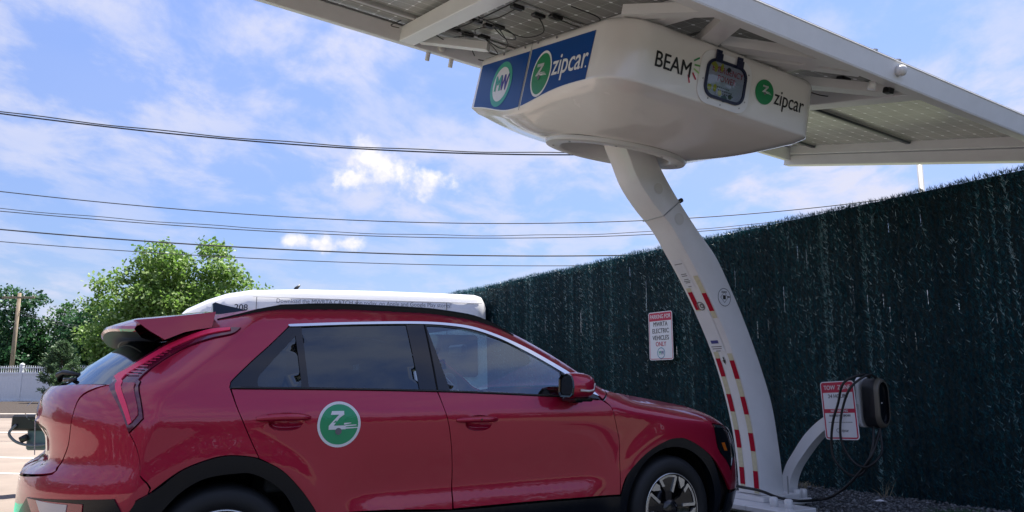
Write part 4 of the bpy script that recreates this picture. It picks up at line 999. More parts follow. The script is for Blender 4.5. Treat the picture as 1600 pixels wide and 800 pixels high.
weeds('weed', W(6.40, -1.9, .01), 60, .10, .09, MAT['dry stalks'], 'dry leaf litter tuft at the fence foot right of the column', 'weed', 8, .008, 'stuff')
def plant():
    root = empty('broadleaf_plant', (4.28, 6.05, 0), 0, 'green leafy plant growing at the hedge fence on the right edge', 'plant')
    g = np.random.default_rng(9); m = MB(); V = []; c0 = np.array([4.28, 6.05, 0])
    for k in range(9):
        a = g.uniform(0, 6.28); e = c0+np.array([math.cos(a)*g.uniform(.05, .24), math.sin(a)*g.uniform(.05, .2), g.uniform(.5, .92)]); m.tube([c0, (c0+e)/2+[0, 0, .08], e], [.006, .004, .002], 5)
        for j in range(22):
            t = g.uniform(.35, 1); p = c0+(e-c0)*t+np.array([0, 0, .06*(1-abs(2*t-1))]); d_ = g.normal(0, 1, 3)+[0, 0, .2]; d_ /= np.linalg.norm(d_); s = np.cross(d_, g.normal(0, 1, 3)); s /= np.linalg.norm(s); L_ = g.uniform(.05, .09)
            V += [p, p+d_*L_*.5+s*L_*.3, p+d_*L_, p+d_*L_*.5-s*L_*.3]
    V = np.array(V); mk('foliage', V, np.arange(len(V)).reshape(-1, 4), leaf_mid, root, attr=g.uniform(.1, 1, len(V)//4)); m.build('stem', leaf_dark, root, True)
plant()
b = MB(); c = W(6.0, -.8, .03); b.add([c, c+NX*.10+DX*.02+UP*.012, c+NX*.11+DX*.07, c+DX*.05+UP*.02+NX*.03, c-NX*.03+DX*.04], [(0, 1, 2, 3, 4)]); tag(b.build('paper_scrap', sign_white), 'white scrap of paper lying on the gravel near the fence', 'litter')
# the other charger standing beyond the tail of the car
def far_charger():
    root = empty('charging_post', (-4.72, 8.1, 0), 0, 'dark charging post with looped grey cable seen behind the tailgate of the car', 'charger')
    m = MB(); m.box((-4.78, 8.05, 0), (-4.64, 8.17, .62), .01); m.build('post', galv, root)
    m = MB(); m.box((-5.02, 8.0, .44), (-4.70, 8.22, .70), .02); m.build('casing', teal_grey, root)
    m = MB(); m.box((-5.17, 7.96, .64), (-4.78, 8.2, .80), .02); m.build('holster', black_plastic, root)
    P = crs([(-5.10, 7.95, .70), (-5.15, 7.93, .62), (-5.10, 7.93, .55), (-5.02, 7.94, .51), (-4.90, 7.96, .49), (-4.8, 8.0, .5)], 5); m = MB(); m.tube(P, .014, 7); m.build('cable', pmat('grey cable', (.14, .14, .17), .45), root, True)
    m = MB(); m.tube([(-5.04, 7.95, .545), (-4.98, 7.97, .58)], .035, 10); m.build('plug', black_plastic, root, True)
far_charger()

# ---- skin of the car: cross sections and outlines in metres (x ahead of the rear axle, height)
def interp(x, tab):
    # monotone smooth interpolation (cubic hermite with limited slopes)
    n = len(tab)
    if x <= tab[0][0]: return tab[0][1]
    if x >= tab[-1][0]: return tab[-1][1]
    i = 0
    while x > tab[i+1][0]: i += 1
    def sl(k):
        if k <= 0: return (tab[1][1]-tab[0][1])/(tab[1][0]-tab[0][0])
        if k >= n-1: return (tab[-1][1]-tab[-2][1])/(tab[-1][0]-tab[-2][0])
        a = (tab[k][1]-tab[k-1][1])/(tab[k][0]-tab[k-1][0]); b = (tab[k+1][1]-tab[k][1])/(tab[k+1][0]-tab[k][0])
        return 0.0 if a*b <= 0 else 2*a*b/(a+b)
    x0, y0 = tab[i]; x1, y1 = tab[i+1]; hh = x1-x0; s = (x-x0)/hh
    m0 = sl(i)*hh; m1 = sl(i+1)*hh
    return (2*s**3-3*s*s+1)*y0+(s**3-2*s*s+s)*m0+(3*s*s-2*s**3)*y1+(s**3-s*s)*m1
def sstep(a, b, x):
    s = min(1, max(0, (x-a)/(b-a))); return s*s*(3-2*s)
BODY_W = [(.15,.80),(.25,.868),(.36,.893),(.45,.905),(.50,.900),(.57,.884),(.66,.889),(.78,.902),(.90,.9115),(.94,.9125),(.985,.902),(1.04,.885),
          (1.10,.862),(1.25,.802),(1.40,.735),(1.48,.695),(1.56,.65)]
PLAIN_W = [(.15,.80),(.25,.865),(.36,.888),(.50,.896),(.66,.902),(.78,.906),(.90,.9105),(.94,.911),(.985,.902),(1.04,.885),
          (1.10,.862),(1.25,.802),(1.40,.735),(1.48,.695),(1.56,.65)]
ROOF_Z = [(-.8,1.40),(-.2,1.468),(-.077,1.485),(.057,1.497),(.339,1.509),(.677,1.5247),(1.052,1.527),(1.321,1.509),(1.491,1.477),(1.608,1.4346),(1.889,1.2954),(2.085,1.1786),(2.237,1.082),(2.32,1.066),(2.6,1.04)]
HOOD_Z = [(2.1,1.072),(2.5,1.04),(2.8,.997),(3.0,.965),(3.2,.925),(3.4,.875),(3.6,.835),(3.9,.815),(4.3,.81)]
XR = [(.15,-.66),(.3,-.76),(.52,-.794),(.642,-.79),(.70,-.775),(.76,-.72),(.82,-.725),(.90,-.738),(.95,-.745),(1.028,-.733),(1.09,-.70),(1.11,-.649),(1.199,-.541),(1.292,-.415),(1.36,-.32),(1.5,-.1)]
X1R = [(.15,-.36),(.6,-.36),(.95,-.30),(1.1,-.22),(1.2,-.10),(1.3,.02),(1.4,.12),(1.5,.3)]
XF = [(.15,3.54),(.3,3.65),(.45,3.70),(.6,3.69),(.70,3.66),(.78,3.61),(.85,3.55),(.95,3.46),(1.1,3.4)]
LR = 1.2; LF = 1.2; X1F = 3.02
def half_w(x, z):
    b = sstep(.45,.75,x)*(1-sstep(2.0,2.25,x))
    w = interp(z,BODY_W)*b+interp(z,PLAIN_W)*(1-b)
    # roof edge roll
    if x < 2.5:
        zr = interp(x,ROOF_Z); u = (z-(zr-.07))/.07
        k = 1-sstep(2.22,2.42,x)
        if u > 0: w -= .07*min(u,1.2)**2*k
    if x > 2.2:
        zh = interp(x,HOOD_Z); u = (z-(zh-.14))/.14
        if u > 0: w -= sstep(2.2,2.6,x)*.20*min(u,1.1)**2.4
    # flares round the wheels
    for cx in (0.0, 2.72):
        r = ((x-cx)**2+(z-.33)**2)**.5
        w += .012*2.718**(-((r-.46)/.07)**2)
    return w
def S(t, z):
    x1 = interp(z, X1R)
    if t >= x1 and t <= X1F: return (t, half_w(t,z), z)
    if t < x1:
        tm = x1-LR
        th = min(1,(x1-t)/LR); import math
        a = th*math.pi/2; e = 2/2.5
        xr = interp(z, XR); w = half_w(x1,z)
        y = w*max(0,math.cos(a))**e; X = x1-(x1-xr)*math.sin(a)**1.0*1.0
        X = x1-(x1-xr)*(math.sin(a)**2*.55+math.sin(a)**1.25*.45) if a>0 else x1
        # number plate recess and shelf on the tailgate
        if z < 1.05:
            X += .035*(1-sstep(.24,.44,y))*sstep(.70,.76,z)*(1-sstep(.86,.93,z))
        return (X, y, z)
    import math
    th = min(1,(t-X1F)/LF); a = th*math.pi/2
    xf = interp(z, XF); w = half_w(X1F+ (t-X1F)*.6, z)
    y = w*max(0,math.cos(a))**(2/2.9); X = X1F+(xf-X1F)*(math.sin(a)**.98)
    return (X, y, z)
CAR = {
'rear_door': [(0.0066,1.0847,'c'),(0.3295,1.0809),(0.6204,1.0769),(1.0584,1.0671,'c'),(1.0818,0.9971),(1.1203,0.8608),(1.1463,0.6745),(1.1439,0.4627,'c'),(0.7632,0.4891),(0.4691,0.4979,'c'),(0.4215,0.5024,'c'),(0.3879,0.5545),(0.3292,0.6285),(0.2438,0.7119),(0.1386,0.7704,'c'),(0.101,0.8471),(0.0377,0.9854)],
'front_door': [(1.0621,1.0671,'c'),(1.4404,1.0514),(1.8924,1.0302),(2.1554,1.0129,'c'),(2.219,0.9705),(2.2382,0.9132),(2.2681,0.8023),(2.278,0.7565),(2.2763,0.5766),(2.273,0.4544,'c'),(1.6784,0.4632),(1.1496,0.4654,'c'),(1.1463,0.6745),(1.1203,0.8608),(1.0818,0.9971)],
'quarter_panel': [(-0.4789,1.4452,'c'),(-0.05,1.4879),(0.1,1.4993),(0.34,1.509),(0.68,1.5247),(1.05,1.527),(1.32,1.5091),(1.49,1.4772),(1.6,1.4379),(1.75,1.3685),(1.889,1.2954),(2.085,1.1786),(2.2,1.0985),(2.25,1.0784,'c'),(2.1663,1.0166,'c'),(2.1353,1.0453),(2.0883,1.0816),(1.9636,1.1747),(1.8105,1.2589),(1.6832,1.3232),(1.5235,1.3874),(1.3636,1.4329),(1.2014,1.4487),(0.9946,1.4487),(0.6289,1.4285),(0.3027,1.4005,'c'),(0.2043,1.3043),(0.1091,1.2179),(0.0278,1.1389),(0.0043,1.1123),(0.0011,1.092,'c'),(0.0377,0.9854),(0.101,0.8471),(0.1385,0.7719,'c'),(0.0612,0.7855),(-0.0164,0.7892),(-0.0961,0.7724),(-0.1978,0.7317),(-0.3051,0.6509),(-0.3121,0.6462,'c'),(-0.3152,0.6858),(-0.4356,0.7842),(-0.6007,0.8976,'c'),(-0.5079,0.9512),(-0.5047,0.9698),(-0.6166,1.1063),(-0.6487,1.1292),(-0.5722,1.2028),(-0.4535,1.2736),(-0.2934,1.3177),(-0.0936,1.3435),(-0.0453,1.3748,'c'),(-0.2717,1.3752),(-0.4029,1.3612,'c')],
'tail_lamp': [(-0.0453,1.3748,'c'),(-0.2717,1.3752),(-0.3962,1.3645),(-0.5198,1.3394),(-0.6138,1.3013),(-0.6969,1.2379),(-0.7807,1.1829),(-0.8533,1.1414,'c'),(-0.8157,1.1064,'c'),(-0.6904,0.9962),(-0.6007,0.8976,'c'),(-0.5079,0.9512),(-0.5047,0.9698),(-0.6166,1.1063),(-0.6487,1.1292),(-0.5722,1.2028),(-0.4535,1.2736),(-0.2934,1.3177),(-0.0936,1.3435)],
'lamp_strip': [(-0.1618,1.3681,'c'),(-0.3369,1.3589),(-0.4608,1.3303),(-0.5801,1.2828),(-0.6791,1.2204),(-0.7663,1.1647),(-0.8266,1.1339),(-0.7659,1.1007),(-0.677,1.0097),(-0.6042,0.9323,'c'),(-0.5818,0.9431,'c'),(-0.6507,1.0234),(-0.7231,1.0979),(-0.7621,1.1294),(-0.6571,1.1972),(-0.567,1.2554),(-0.4394,1.3088),(-0.3156,1.3389),(-0.1452,1.3565,'c')],
'lamp_lens': [(-0.726,1.1035,'c'),(-0.6428,1.1035,'c'),(-0.5557,0.9966),(-0.5438,0.9698),(-0.5818,0.9431,'c'),(-0.6445,1.018)],
'fender': [(2.255,1.0604,'c'),(2.4,1.0493),(2.6,1.0276),(2.8,0.997),(3.0,0.965),(3.2,0.925),(3.32,0.8947,'c'),(3.1231,0.7905,'c'),(3.146,0.6777),(3.271,0.5871),(3.3394,0.5106,'c'),(3.55,0.46,'c'),(3.2836,0.4115,'c'),(3.1695,0.5319),(3.0836,0.615),(2.9465,0.7068),(2.8189,0.7602),(2.7436,0.7669),(2.6698,0.7577),(2.5248,0.7048),(2.4055,0.63),(2.3175,0.5521),(2.2755,0.4542,'c'),(2.2763,0.5766),(2.278,0.7565),(2.2681,0.8023),(2.2382,0.9132),(2.219,0.9705)],
'headlamp': [(3.1079,0.8449,'c'),(3.75,0.8,'c'),(3.75,0.7,'c'),(3.3727,0.5924),(3.3284,0.5325,'c'),(3.2593,0.5921),(3.146,0.6777),(3.1221,0.7864)],
'rear_cladding': [(-0.4943,0.5623,'c'),(-0.3051,0.6509),(-0.1978,0.7317),(-0.0961,0.7724),(-0.0164,0.7892),(0.0612,0.7855),(0.1358,0.7691),(0.2438,0.7119),(0.3292,0.6285),(0.3879,0.5545),(0.4285,0.4872,'c'),(0.3273,0.5034,'c'),(0.2739,0.594),(0.2083,0.6559),(0.1161,0.7044),(0.0457,0.7112),(-0.0892,0.6972),(-0.1896,0.6415),(-0.2689,0.5522,'c')],
'dlo': [(0.0011,1.092,'c'),(0.0043,1.1123),(0.0278,1.1389),(0.1091,1.2179),(0.2043,1.3043),(0.3027,1.4005,'c'),(0.6289,1.4285),(0.9946,1.4487),(1.2014,1.4487),(1.3636,1.4329),(1.5235,1.3874),(1.6832,1.3232),(1.8105,1.2589),(1.9636,1.1747),(2.0883,1.0816),(2.1347,1.0434,'c'),(2.1554,1.0129,'c'),(1.8924,1.0302),(1.4404,1.0514),(1.0621,1.0671),(0.6204,1.0769),(0.3295,1.0809),(0.0066,1.0847)],
'quarter_glass': [(0.1309,1.0948,'c'),(0.1326,1.1395),(0.1992,1.2164),(0.3239,1.3469,'c'),(0.3366,1.093,'c')],
'rear_glass': [(0.3569,1.3911,'c'),(0.6267,1.4127),(0.9407,1.4299,'c'),(0.9597,1.0808,'c'),(0.6217,1.088),(0.3711,1.093,'c')],
'front_glass': [(1.0604,1.4277,'c'),(1.1959,1.4259),(1.3889,1.3997),(1.5655,1.3485),(1.725,1.2801),(1.8928,1.1912,'c'),(1.8961,1.1232),(1.8954,1.0413,'c'),(1.5261,1.058),(1.1399,1.0735,'c')],
'chrome': [(0.2894,1.3949,'c'),(0.3095,1.4041),(0.6289,1.4285),(0.9946,1.4487),(1.2014,1.4487),(1.3636,1.4329),(1.5235,1.3874),(1.6832,1.3232),(1.8105,1.2589),(1.9636,1.1747),(2.0883,1.0816),(2.1423,1.0358,'c'),(2.0724,1.0627),(1.9475,1.1536),(1.7955,1.2394),(1.6685,1.3036),(1.5187,1.37),(1.3591,1.4156),(1.1977,1.4335),(0.9915,1.4339),(0.6269,1.4145),(0.3148,1.391)],
'rail': [(-0.4478,1.4521,'c'),(0.0,1.4928),(0.1,1.4993),(0.34,1.509),(0.68,1.5247),(1.05,1.527),(1.32,1.5091),(1.49,1.4772),(1.6,1.4379,'c')],
'bumper': [(-0.6007,0.8976,'c'),(-0.4356,0.7842),(-0.3177,0.6859),(-0.3144,0.6437,'c'),(-0.4505,0.5777,'c'),(-0.36,0.42,'c'),(-0.96,0.42),(-1.5588,0.42,'c'),(-1.5555,0.67,'c'),(-1.1337,0.7106),(-1.1254,0.7394),(-1.1115,0.7641),(-1.0514,0.8407),(-1.0158,0.9327),(-0.9671,1.0439),(-0.8484,1.095),(-0.8041,1.1021,'c'),(-0.6904,0.9962)],
'tailgate': [(-0.8125,1.1035,'c'),(-0.856,1.0978),(-0.9691,1.0495),(-1.0155,0.9354),(-1.054,0.8406),(-1.1119,0.7695),(-1.1358,0.7414),(-1.143,0.7152),(-1.5545,0.68,'c'),(-1.5351,0.8),(-1.5117,0.9),(-1.4805,1.0),(-1.4225,1.095,'c'),(-1.0341,1.1065)],
'rear_window': [(-0.8502,1.1384,'c'),(-0.8157,1.1064,'c'),(-1.04,1.108),(-1.4188,1.1,'c'),(-1.2988,1.2),(-1.1788,1.3),(-1.0788,1.4,'c'),(-0.4029,1.3612,'c'),(-0.5198,1.3394),(-0.6138,1.3013),(-0.6969,1.2379),(-0.7807,1.1829)],
'bumper_insert': [(-1.2705,0.6082,'c'),(-0.9318,0.6219),(-0.6209,0.6321,'c'),(-0.5455,0.578,'c'),(-0.4974,0.5467),(-0.84,0.45,'c'),(-1.44,0.45,'c')],
'reflector': [(-1.2623,0.6063,'c'),(-1.0406,0.6082),(-0.9292,0.6089),(-0.8343,0.6074,'c'),(-0.8337,0.5577,'c'),(-1.1977,0.5498,'c')],
'reflector_white': [(-1.1672,0.607,'c'),(-1.0394,0.603),(-0.9322,0.6022,'c'),(-0.9366,0.5586,'c'),(-1.1215,0.5568,'c')],
}
RIBS = [((-0.7465,1.141),(-0.6648,1.1408)),((-0.726,1.1534),(-0.6565,1.1532)),((-0.7048,1.1659),(-0.6463,1.1657)),((-0.6844,1.1785),(-0.6275,1.1782)),((-0.6646,1.1912),(-0.6091,1.1909)),((-0.6462,1.204),(-0.5916,1.2036)),((-0.6293,1.2169),(-0.5763,1.2166)),((-0.6127,1.2299),(-0.5614,1.2296)),((-0.596,1.2431),(-0.5469,1.2427)),((-0.5786,1.2563),(-0.5329,1.2559)),((-0.5614,1.2697),(-0.5188,1.2693)),((-0.5359,1.2831),(-0.4977,1.2827)),((-0.5091,1.2965),(-0.4755,1.2962))]

# ------------------------------------------------------------------ red car
car = empty('red_car', tuple(W(0, -.9125, 0)), TH, 'dark red compact crossover parked with a round green decal on its rear door', 'car')
NEAR, FAR = 1, -1
def CW(x, y, z, side=NEAR): return O0+DX*x+NX*(y*side-.9125)+UP*z
def SW(t, z, side=NEAR, off=0.0):
    p = CW(*S(t, z), side)
    if off:
        e = 2e-3; a = CW(*S(t+e, z), side)-CW(*S(t-e, z), side); b_ = CW(*S(t, z+e), side)-CW(*S(t, z-e), side)
        nn = np.cross(a, b_)*side; nn /= np.linalg.norm(nn)+1e-12; p = p+nn*off
    return p
def dense(poly, step=.025):
    """corners are marked; the runs between them are smoothed and resampled"""
    n = len(poly); cs = [i for i in range(n) if len(poly[i]) > 2]
    if not cs: cs = [0]; poly = [poly[0]+('c',)]+list(poly[1:])
    out = []
    for q in range(len(cs)):
        i, j = cs[q], cs[(q+1) % len(cs)]
        if j <= i: j += n
        run = [tuple(poly[k % n][:2]) for k in range(i, j+1)]
        P = crs(run, 8) if len(run) > 2 else run
        L_ = [0]
        for a, b in zip(P, P[1:]): L_.append(L_[-1]+math.hypot(b[0]-a[0], b[1]-a[1]))
        k = max(1, int(round(L_[-1]/step)))
        for s in range(k):
            u = L_[-1]*s/k; out.append((float(np.interp(u, L_, [p[0] for p in P])), float(np.interp(u, L_, [p[1] for p in P]))))
    return out
def area(P): return .5*sum(P[i][0]*P[(i+1) % len(P)][1]-P[(i+1) % len(P)][0]*P[i][1] for i in range(len(P)))
def inset(P, g):
    if area(P) < 0: P = P[::-1]
    n = len(P); out = []
    for i in range(n):
        a, b, c = P[i-1], P[i], P[(i+1) % n]
        e1 = np.array([b[0]-a[0], b[1]-a[1]]); e2 = np.array([c[0]-b[0], c[1]-b[1]]); e1 = e1/(np.linalg.norm(e1)+1e-9); e2 = e2/(np.linalg.norm(e2)+1e-9)
        m = np.array([-e1[1]-e2[1], e1[0]+e2[0]]); l = np.linalg.norm(m)
        if l < .2: out.append(b); continue
        m /= l; k = min(2.0, 1/max(.3, m@np.array([-e1[1], e1[0]]))); out.append((b[0]+m[0]*g*k, b[1]+m[1]*g*k))
    return out
def inside(x, y, P):
    c = False; n = len(P); j = n-1
    for i in range(n):
        if (P[i][1] > y) != (P[j][1] > y) and x < (P[j][0]-P[i][0])*(y-P[i][1])/(P[j][1]-P[i][1])+P[i][0]: c = not c
        j = i
    return c
def tri2d(P, step, holes=()):
    xs = [p[0] for p in P]; ys = [p[1] for p in P]
    V = list(P); E = [(i, (i+1) % len(P)) for i in range(len(P))]
    for h_ in holes:
        b0 = len(V); V += list(h_); E += [(b0+i, b0+(i+1) % len(h_)) for i in range(len(h_))]
    bnd = np.array(V); x = min(xs)+step*.5; row = 0
    while x < max(xs):
        y = min(ys)+step*(.5 if row % 2 else .0)
        while y < max(ys):
            if inside(x, y, P) and np.min((bnd[:, 0]-x)**2+(bnd[:, 1]-y)**2) > (step*.42)**2: V.append((x, y))
            y += step
        x += step*.87; row += 1
    r = delaunay_2d_cdt([Vector(v) for v in V], E, [], 0, 1e-6)
    F = []
    for f in r[2]:
        cx = sum(r[0][i].x for i in f)/len(f); cy = sum(r[0][i].y for i in f)/len(f)
        if inside(cx, cy, P) and not any(inside(cx, cy, h_) for h_ in holes):
            a, b, c = (r[0][i] for i in f[:3])
            F.append(tuple(f) if (b-a).cross(c-a) > 0 else tuple(f)[::-1])
    return [(v.x, v.y) for v in r[0]], F
def panel(name, poly, mat, off=0.0, lip=.016, gap=.0022, step=.035, parent=None, sides=(NEAR, FAR), holes=(), bevel=True, pre=False):
    """a body panel cut from the car's skin, its rim turned in"""
    P = inset(poly if pre else dense(poly), gap); H = [list(h_) for h_ in holes]
    V2, F2 = tri2d(P, step, H); res = []
    for sd in sides:
        V = [SW(t, z, sd, off) for t, z in V2]; F = [f if sd > 0 else f[::-1] for f in F2]
        if lip:
            b0 = len(V); n = len(P)
            V += [SW(t, z, sd, off) for t, z in P]+[SW(t, z, sd, off-lip) for t, z in P]
            L_ = [(b0+(i+1) % n, b0+i, b0+n+i, b0+n+(i+1) % n) for i in range(n)]
            F += L_ if sd > 0 else [f[::-1] for f in L_]
        o = mk(name, V, F, mat, parent if not isinstance(parent, (list, tuple)) else parent[0 if sd > 0 else 1], True); res.append(o)
        if lip: autosmooth(o, 50)
    return res
def ell(t0, z0, a, b, n=36, p=2.0):
    return [(t0+a*math.copysign(abs(math.cos(q*2*math.pi/n))**(2/p), math.cos(q*2*math.pi/n)), z0+b*math.copysign(abs(math.sin(q*2*math.pi/n))**(2/p), math.sin(q*2*math.pi/n))) for q in range(n)]
RZ = lambda t: interp(t, ROOF_Z)
HZ = lambda t: interp(t, HOOD_Z)
# fender: carry the top edge round to the nose and leave room for the lamp
fd = CAR['fender']; k = [i for i, p in enumerate(fd) if abs(p[0]-3.32) < 1e-6][0]
CAR['fender'] = [p for p in fd[:k]]+[(3.32, HZ(3.32)), (3.5, HZ(3.5)), (3.78, HZ(3.78), 'c'), (3.78, .803, 'c'), (3.4, .83), (3.112, .852, 'c')]+fd[k+1:]
CAR['fender'] = [p for p in CAR['fender'] if not (abs(p[0]-3.55) < 1e-6)]
k = [i for i, p in enumerate(CAR['fender']) if abs(p[0]-3.3394) < 1e-3][0]; CAR['fender'][k] = (3.3394, .5106, 'c')
CAR['front_bumper'] = [(3.2836, .409, 'c'), (3.3394, .507, 'c'), (3.375, .590), (3.78, .695, 'c'), (4.21, .70, 'c'), (4.21, .40, 'c'), (3.6, .40)]
CAR['grille_panel'] = [(3.785, .81, 'c'), (3.785, .702, 'c'), (4.21, .705, 'c'), (4.21, .80, 'c')]
CAR['lower_bumper'] = [(3.26, .395, 'c'), (4.21, .395, 'c'), (4.21, .22, 'c'), (3.22, .22, 'c')]
CAR['fender'] = [(2.32, HZ(2.32), 'c')]+CAR['fender'][1:]+[(2.174, 1.010, 'c'), (2.253, 1.0755, 'c')]
# fill strips under everything so that the gaps read dark
def arch(cx, r, n=20, a0=200, a1=-20): return [(cx+r*math.cos(math.radians(a0+(a1-a0)*k/n)), .33+r*math.sin(math.radians(a0+(a1-a0)*k/n))) for k in range(n+1)]
shell = [(-1.12, .25)]+[(-.40, .25)]+arch(0, .44)+arch(2.72, .44)+[(3.2, .24), (4.18, .24), (4.18, .79)]+[(t, HZ(t)-.03) for t in (3.9, 3.6, 3.4, 3.2, 3.0, 2.8, 2.6, 2.4, 2.3)]+[(2.2, 1.0), (1.0, 1.05), (0, 1.06), (-.6, 1.06), (-1.12, 1.06)]
panel('inner_shell', shell, dark_gap, off=-.045, lip=0, gap=0, step=.045, parent=car, pre=True)
h1, h2 = (.245, .944), (1.285, .912)
cup = lambda h_: ell(h_[0]+.01, h_[1]-.012, .082, .042, 30, 2.4)
rd = panel('rear_door', CAR['rear_door'], paint, parent=car, holes=[cup(h1)]); fdr = panel('front_door', CAR['front_door'], paint, parent=car, holes=[cup(h2)])
panel('quarter_panel', CAR['quarter_panel'], paint, parent=car, lip=.02)
panel('front_fender', CAR['fender'], paint, parent=car)
panel('front_bumper', CAR['front_bumper'], paint, parent=car); panel('grille_panel', CAR['grille_panel'], paint, parent=car); panel('lower_bumper', CAR['lower_bumper'], cladding, parent=car, off=.004)
rb = panel('rear_bumper', CAR['bumper'], paint, parent=car); tg = panel('tailgate', CAR['tailgate'], paint, parent=car)
for nm, P in (('rear_window', CAR['rear_window']),): panel(nm, P, rear_screen, parent=car, lip=.004, off=-.004, gap=.001)
panel('bumper_insert', CAR['bumper_insert'], cladding, off=.006, lip=.01, parent=rb); rf = panel('reflector', CAR['reflector'], lamp_red, off=.010, lip=.01, parent=rb); panel('reflector_lens', CAR['reflector_white'], lamp_white, off=.013, lip=.004, parent=rb)
panel('lower_rear_bumper', [(-.36, .415, 'c'), (-.36, .24, 'c'), (-1.56, .24, 'c'), (-1.56, .415, 'c')], cladding, off=.004, parent=car)
# door handles: bowl and grip
for (ht, hz), doors in ((h1, rd), (h2, fdr)):
    for sd, dr in ((NEAR, doors[0]), (FAR, doors[1])):
        m = MB(); rows = []
        for s, dp in ((1, 0), (.93, -.007), (.75, -.019), (.5, -.027), (.2, -.030)): rows.append([SW(ht+.01+(t-ht-.01)*s, hz-.012+(z-hz+.012)*s, sd, dp) for t, z in cup((ht, hz))])
        m.grid(rows, close=True); m.add(rows[-1], [tuple(range(30))]); hb = m.build('handle_bowl', paint, dr, True)
        m = MB(); rows = []
        for i in range(17):
            u = -1+i/8; sw = .0175*(1-abs(u)**4*.55); bulge = .030*(1-abs(u)**3.2)+.004
            rows.append([SW(ht+.128*u, hz+.008+sw*math.cos(a)*.95-(.004*u*u), sd, bulge*.5+bulge*.5*math.sin(a)+.0) for a in [q*2*math.pi/12 for q in range(12)]])
        m.grid(rows, close=True); m.add(rows[0], [tuple(range(12))]); m.add(rows[-1], [tuple(range(12))]); m.build('door_handle', paint, dr, True)
        if sd == NEAR and ht > 1: m = MB(); m.disc(SW(ht+.008, hz+.008, 1, .0345), DX, UP, .006, 10); m.build('handle_button', gloss_black, dr)
# lamps
pmat('rib red', (.62, .03, .10), .2, coat=1)
for sd in (NEAR, FAR):
    tl = panel('tail_lamp', CAR['tail_lamp'], lamp_dark, off=.008, lip=.022, parent=car, sides=(sd,))[0]
    panel('light_strip', CAR['lamp_strip'], lamp_bright, off=.0150, lip=.006, gap=0, parent=tl, sides=(sd,), step=.03)
    panel('lens', CAR['lamp_lens'], lamp_red, off=.0135, lip=.005, gap=.001, parent=tl, sides=(sd,))
    # ribs between strip and housing
    for a, b in RIBS:
        g = np.array([0, .0024]); a, b = np.array(a), np.array(b)
        m = MB(); m.add([SW(*(a+g), sd, .0145), SW(*(b+g), sd, .0145), SW(*(b-g), sd, .0145), SW(*(a-g), sd, .0145)], [(0, 1, 2, 3) if sd > 0 else (3, 2, 1, 0)]); m.build('lamp_rib', MAT['rib red'], tl)
    hl = panel('headlamp', CAR['headlamp'], gloss_black, off=.004, lip=.02, parent=car, sides=(sd,))[0]
    panel('turn_signal', [(3.19, .725, 'c'), (3.245, .725, 'c'), (3.275, .665, 'c'), (3.225, .668, 'c')], amber, off=.007, lip=.003, parent=hl, sides=(sd,))
    panel('light_strip', [(3.115, .842, 'c'), (3.60, .798, 'c'), (3.60, .782, 'c'), (3.118, .826, 'c')], chrome, off=.007, lip=.003, gap=0, parent=hl, sides=(sd,))
    panel('lamp_edge', [(3.36, .785, 'c'), (3.378, .785, 'c'), (3.385, .60, 'c'), (3.34, .555, 'c'), (3.335, .565, 'c'), (3.362, .61, 'c')], chrome, off=.007, lip=.003, gap=0, parent=hl, sides=(sd,))
# cladding
def band(cx, pts_in, pts_out): return None
panel('wheel_arch_trim', CAR['rear_cladding'], cladding, off=.014, lip=.05, parent=car, gap=.001)
def fr_arch():
    o = [q for q in arch(2.72, .452, 26, 196, -14)]; i_ = [q for q in arch(2.72, .385, 26, 196, -14)]
    return o+i_[::-1]
panel('wheel_arch_trim', fr_arch(), cladding, off=-.003, lip=.05, parent=car, pre=True, gap=0)
panel('rocker_trim', [(.395, .505, 'c'), (.47, .490), (.763, .482), (1.15, .460), (1.68, .456), (2.275, .448, 'c'), (2.26, .22, 'c'), (.40, .22, 'c')], cladding, off=.006, lip=.03, parent=car)
# glass house
for sd in (NEAR, FAR):
    H = [dense(CAR[k]) for k in ('quarter_glass', 'rear_glass', 'front_glass')]
    H = [inset(h_, 0.0) for h_ in H]
    panel('window_surround', CAR['dlo'], gloss_black, off=-.003, lip=.015, parent=car, sides=(sd,), holes=H)
    for k, m_ in (('quarter_glass', rear_side_glass), ('rear_glass', rear_side_glass), ('front_glass', side_glass)): panel('window', CAR[k], m_, off=-.008, lip=0, gap=-.001, step=.06, parent=car, sides=(sd,))
    panel('chrome_strip', CAR['chrome'], chrome, off=.004, lip=.008, gap=.0005, parent=car, sides=(sd,))
m = MB(); m.grid([[SW(1.052+.012*(1-(z-1.07)/.37)+o, z, 1, .0) for o in (-.004, .004)] for z in np.linspace(1.072, 1.445, 12)]); m.build('pillar_gap', dark, car)
m = MB(); m.tube([SW(t, interp(t, [(-.0, 1.088), (.33, 1.0845), (1.05, 1.070), (1.9, 1.0335), (2.15, 1.015)]), 1, .003) for t in np.linspace(.01, 2.13, 40)], .006, 6); m.build('belt_seal', gloss_black, car, True)
# roof, screens and hood as one surface from side to side
def cap(name, ts, zf, mat, crown, parent=car, bulge=0.0, n=22, zo=0.0):
    rows = []
    for t in ts:
        x, y, z = S(t, zf(t)); row = []
        for k in range(n+1):
            s = 1-2*k/n; row.append(CW(x+bulge*(1-s*s), y*s, z+zo+(crown if crown != .035 else .004+.031*sstep(-.2, .6, t))*(1-s*s)))
        rows.append(row)
    m = MB(); m.grid(rows); o = m.build(name, mat, parent, True); return o
cap('roof', np.linspace(-.40, 1.50, 28), RZ, paint, .035)
cap('windscreen', np.linspace(1.50, 2.24, 16), RZ, side_glass, .02, bulge=.16)
cap('hood', list(np.linspace(2.25, 3.6, 34))+list(np.linspace(3.65, 4.2, 14)), HZ, paint, .030)
